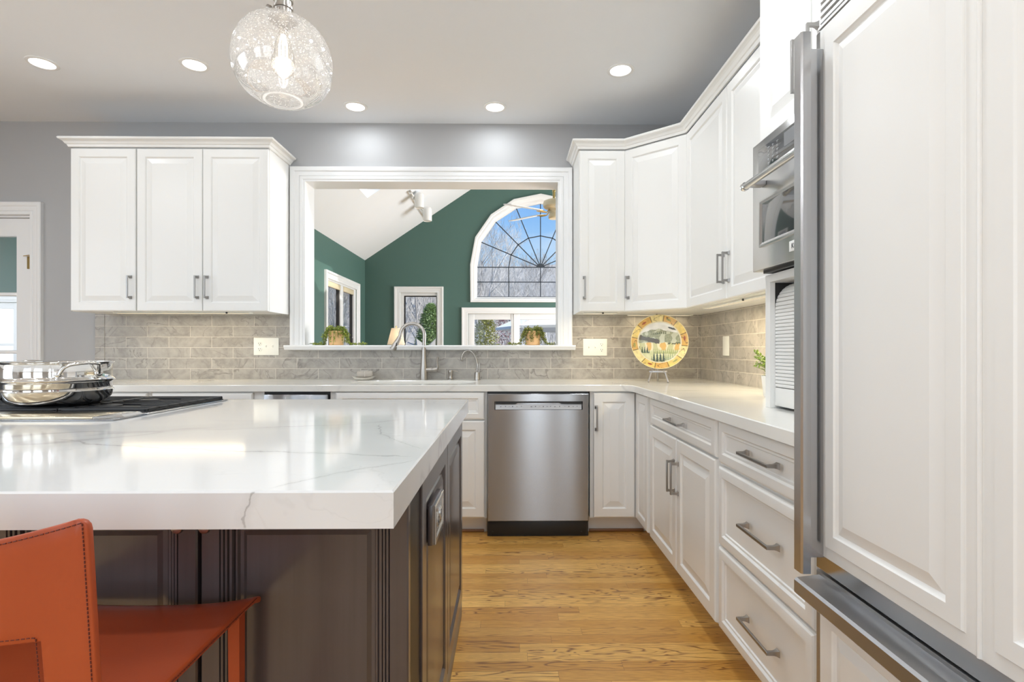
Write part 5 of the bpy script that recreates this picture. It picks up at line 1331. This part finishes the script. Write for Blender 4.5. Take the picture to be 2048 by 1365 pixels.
for q, (x, y, h) in enumerate(tr_spots):
    k = q % 5
    if q < 5:
        o = bare_tree_mesh(100 + q, 8.0, None).build('bare_tree', BK[q % 3], None, smooth=False, recalc=False); protos.append(o)
        tag(o, TREE_L, 'tree', 'bare trees in the woods beyond the deck')
    else:
        o = protos[k].copy(); COL.objects.link(o)
    d = max(0, y - 30)
    o.location = (x, y, -.5 + (min(1, d / 40) ** 1.1) * 11.6); s = h / 8.0
    o.scale = (s * .72, s * .72, s); o.rotation_euler = (0, 0, rnd.uniform(0, 6.28))

def bush(name, label, loc, rx, h, n, mat, seed, cone=1.0, size=.06, cat='shrub', open_=0.0):
    rnd = random.Random(seed); t = thing(name, label, cat, loc)
    m = MB()
    for i in range(n):
        u = rnd.random() ** .8; z = h * (.02 + .98 * u); R0 = rx * ((1 - u) ** (.62 * cone) if cone else math.sin(PI * min(.97, .15 + .8 * u))) * (.78 + .30 * mnoise.noise(Vector((u * 5, i * .37 % 7, seed))))
        a = rnd.uniform(0, 2 * PI); r = R0 * (1 - rnd.random() ** 2 * (.35 + open_))
        p = (r * math.cos(a), r * math.sin(a), z); leaf(m, p, (math.cos(a) + rnd.gauss(0, .5), math.sin(a) + rnd.gauss(0, .5), rnd.gauss(.35, .5)), (0, 0, 1), size * rnd.uniform(.6, 1.4), size * rnd.uniform(.5, .9))
    m.build('foliage', mat, t, smooth=False, recalc=False)
    m = MB(); m.cyl((0, 0, 0), (0, 0, h * .8), .05, 8, .015); m.build('trunk', BK[1], t)
    return t
bush('evergreen_shrub', 'bright green conical evergreen outside the narrow window', (-2.03, 14.0, -.45), .80, 2.75, 9000, leafmat('evergreen_needles', (.27, .36, .15), (.52, .62, .34)), 4, .9, .085)
bush('yellow_shrub', 'pale yellow-green shrub outside the low triple window', (-0.62, 14.5, -.45), .62, 2.45, 4000, leafmat('yellow_green_leaf', (.36, .36, .10), (.58, .56, .24)), 6, .5, .07, open_=.5)
bush('plum_shrub', 'reddish leafed shrub beside the white patio umbrella', (-0.20, 16.0, -.45), .55, 2.5, 1700, leafmat('plum_leaf', (.25, .12, .12), (.46, .28, .28)), 8, .45, .06, open_=.6)
bush('low_evergreen', 'low mixed green bush at the foot of the conical evergreen', (-2.75, 16.0, -.45), .9, 1.6, 3000, leafmat('dull_evergreen', (.28, .32, .14), (.46, .50, .26)), 9, .5, .09)

t = thing('patio_umbrella', 'large white patio umbrella outside the low triple window', 'umbrella', (1.35, 11.0, -.14))
UR = 1.62; zb, za = 1.718, 2.44
m = MB(); top = [(.0, 0, za)]
n8 = 8
lo_ = [(UR * math.cos(R(45 * k + 0)), UR * math.sin(R(45 * k + 0)), zb) for k in range(n8)]
lo2 = [(a, b, c - .05) for a, b, c in lo_]
vs = [(0, 0, za)] + lo_ + lo2
fs = [(0, 1 + k, 1 + (k + 1) % n8) for k in range(n8)] + [(1 + k, 1 + (k + 1) % n8, 9 + (k + 1) % n8, 9 + k) for k in range(n8)]
m.add(vs, fs)
um = NT('white_canvas'); df = um.n('ShaderNodeBsdfDiffuse', {'Color': (.88, .88, .86, 1)}); tl = um.n('ShaderNodeBsdfTranslucent', {'Color': (.85, .85, .82, 1)}); mx = um.n('ShaderNodeMixShader'); um.set(mx, 0, .08); um.set(mx, 1, df.outputs[0]); um.set(mx, 2, tl.outputs[0]); um.t.links.new(mx.outputs[0], um.out.inputs[0])
m.build('canopy', um.m, t, smooth=False, recalc=False)
m = MB(); m.cyl((0, 0, 0), (0, 0, za + .06), .022, 12); m.lathe([(.001, 0), (.25, 0), (.25, .05), (.05, .08), (.03, .2)], 24); m.build('pole', plain('umbrella_wood', (.5, .33, .16), .5), t)
for k in range(n8):
    m = MB(); a = R(45 * k); m.cyl((.02 * math.cos(a), .02 * math.sin(a), za - .01), (UR * math.cos(a), UR * math.sin(a), zb - .006), .008, 6); m.build('rib', plain('rib_wood', (.6, .42, .22), .5) if k == 0 else bpy.data.materials['rib_wood'], t)
t = thing('patio_heater_cover', 'grey garden boulder outside the narrow window', 'rock', (-1.98, 12.2, -.45))
t.name = 'garden_boulder'
m = MB(); bm = bmesh.new(); bmesh.ops.create_icosphere(bm, subdivisions=3, radius=.42)
for v in bm.verts: v.co *= 1 + .8 * mnoise.noise(v.co * 4); v.co.z = v.co.z * 1.9 + .85
m.frombm(bm); m.build('rock', plain('grey_stone', (.33, .31, .28), .9, var=.3, bump=.4, bscale=12), t)
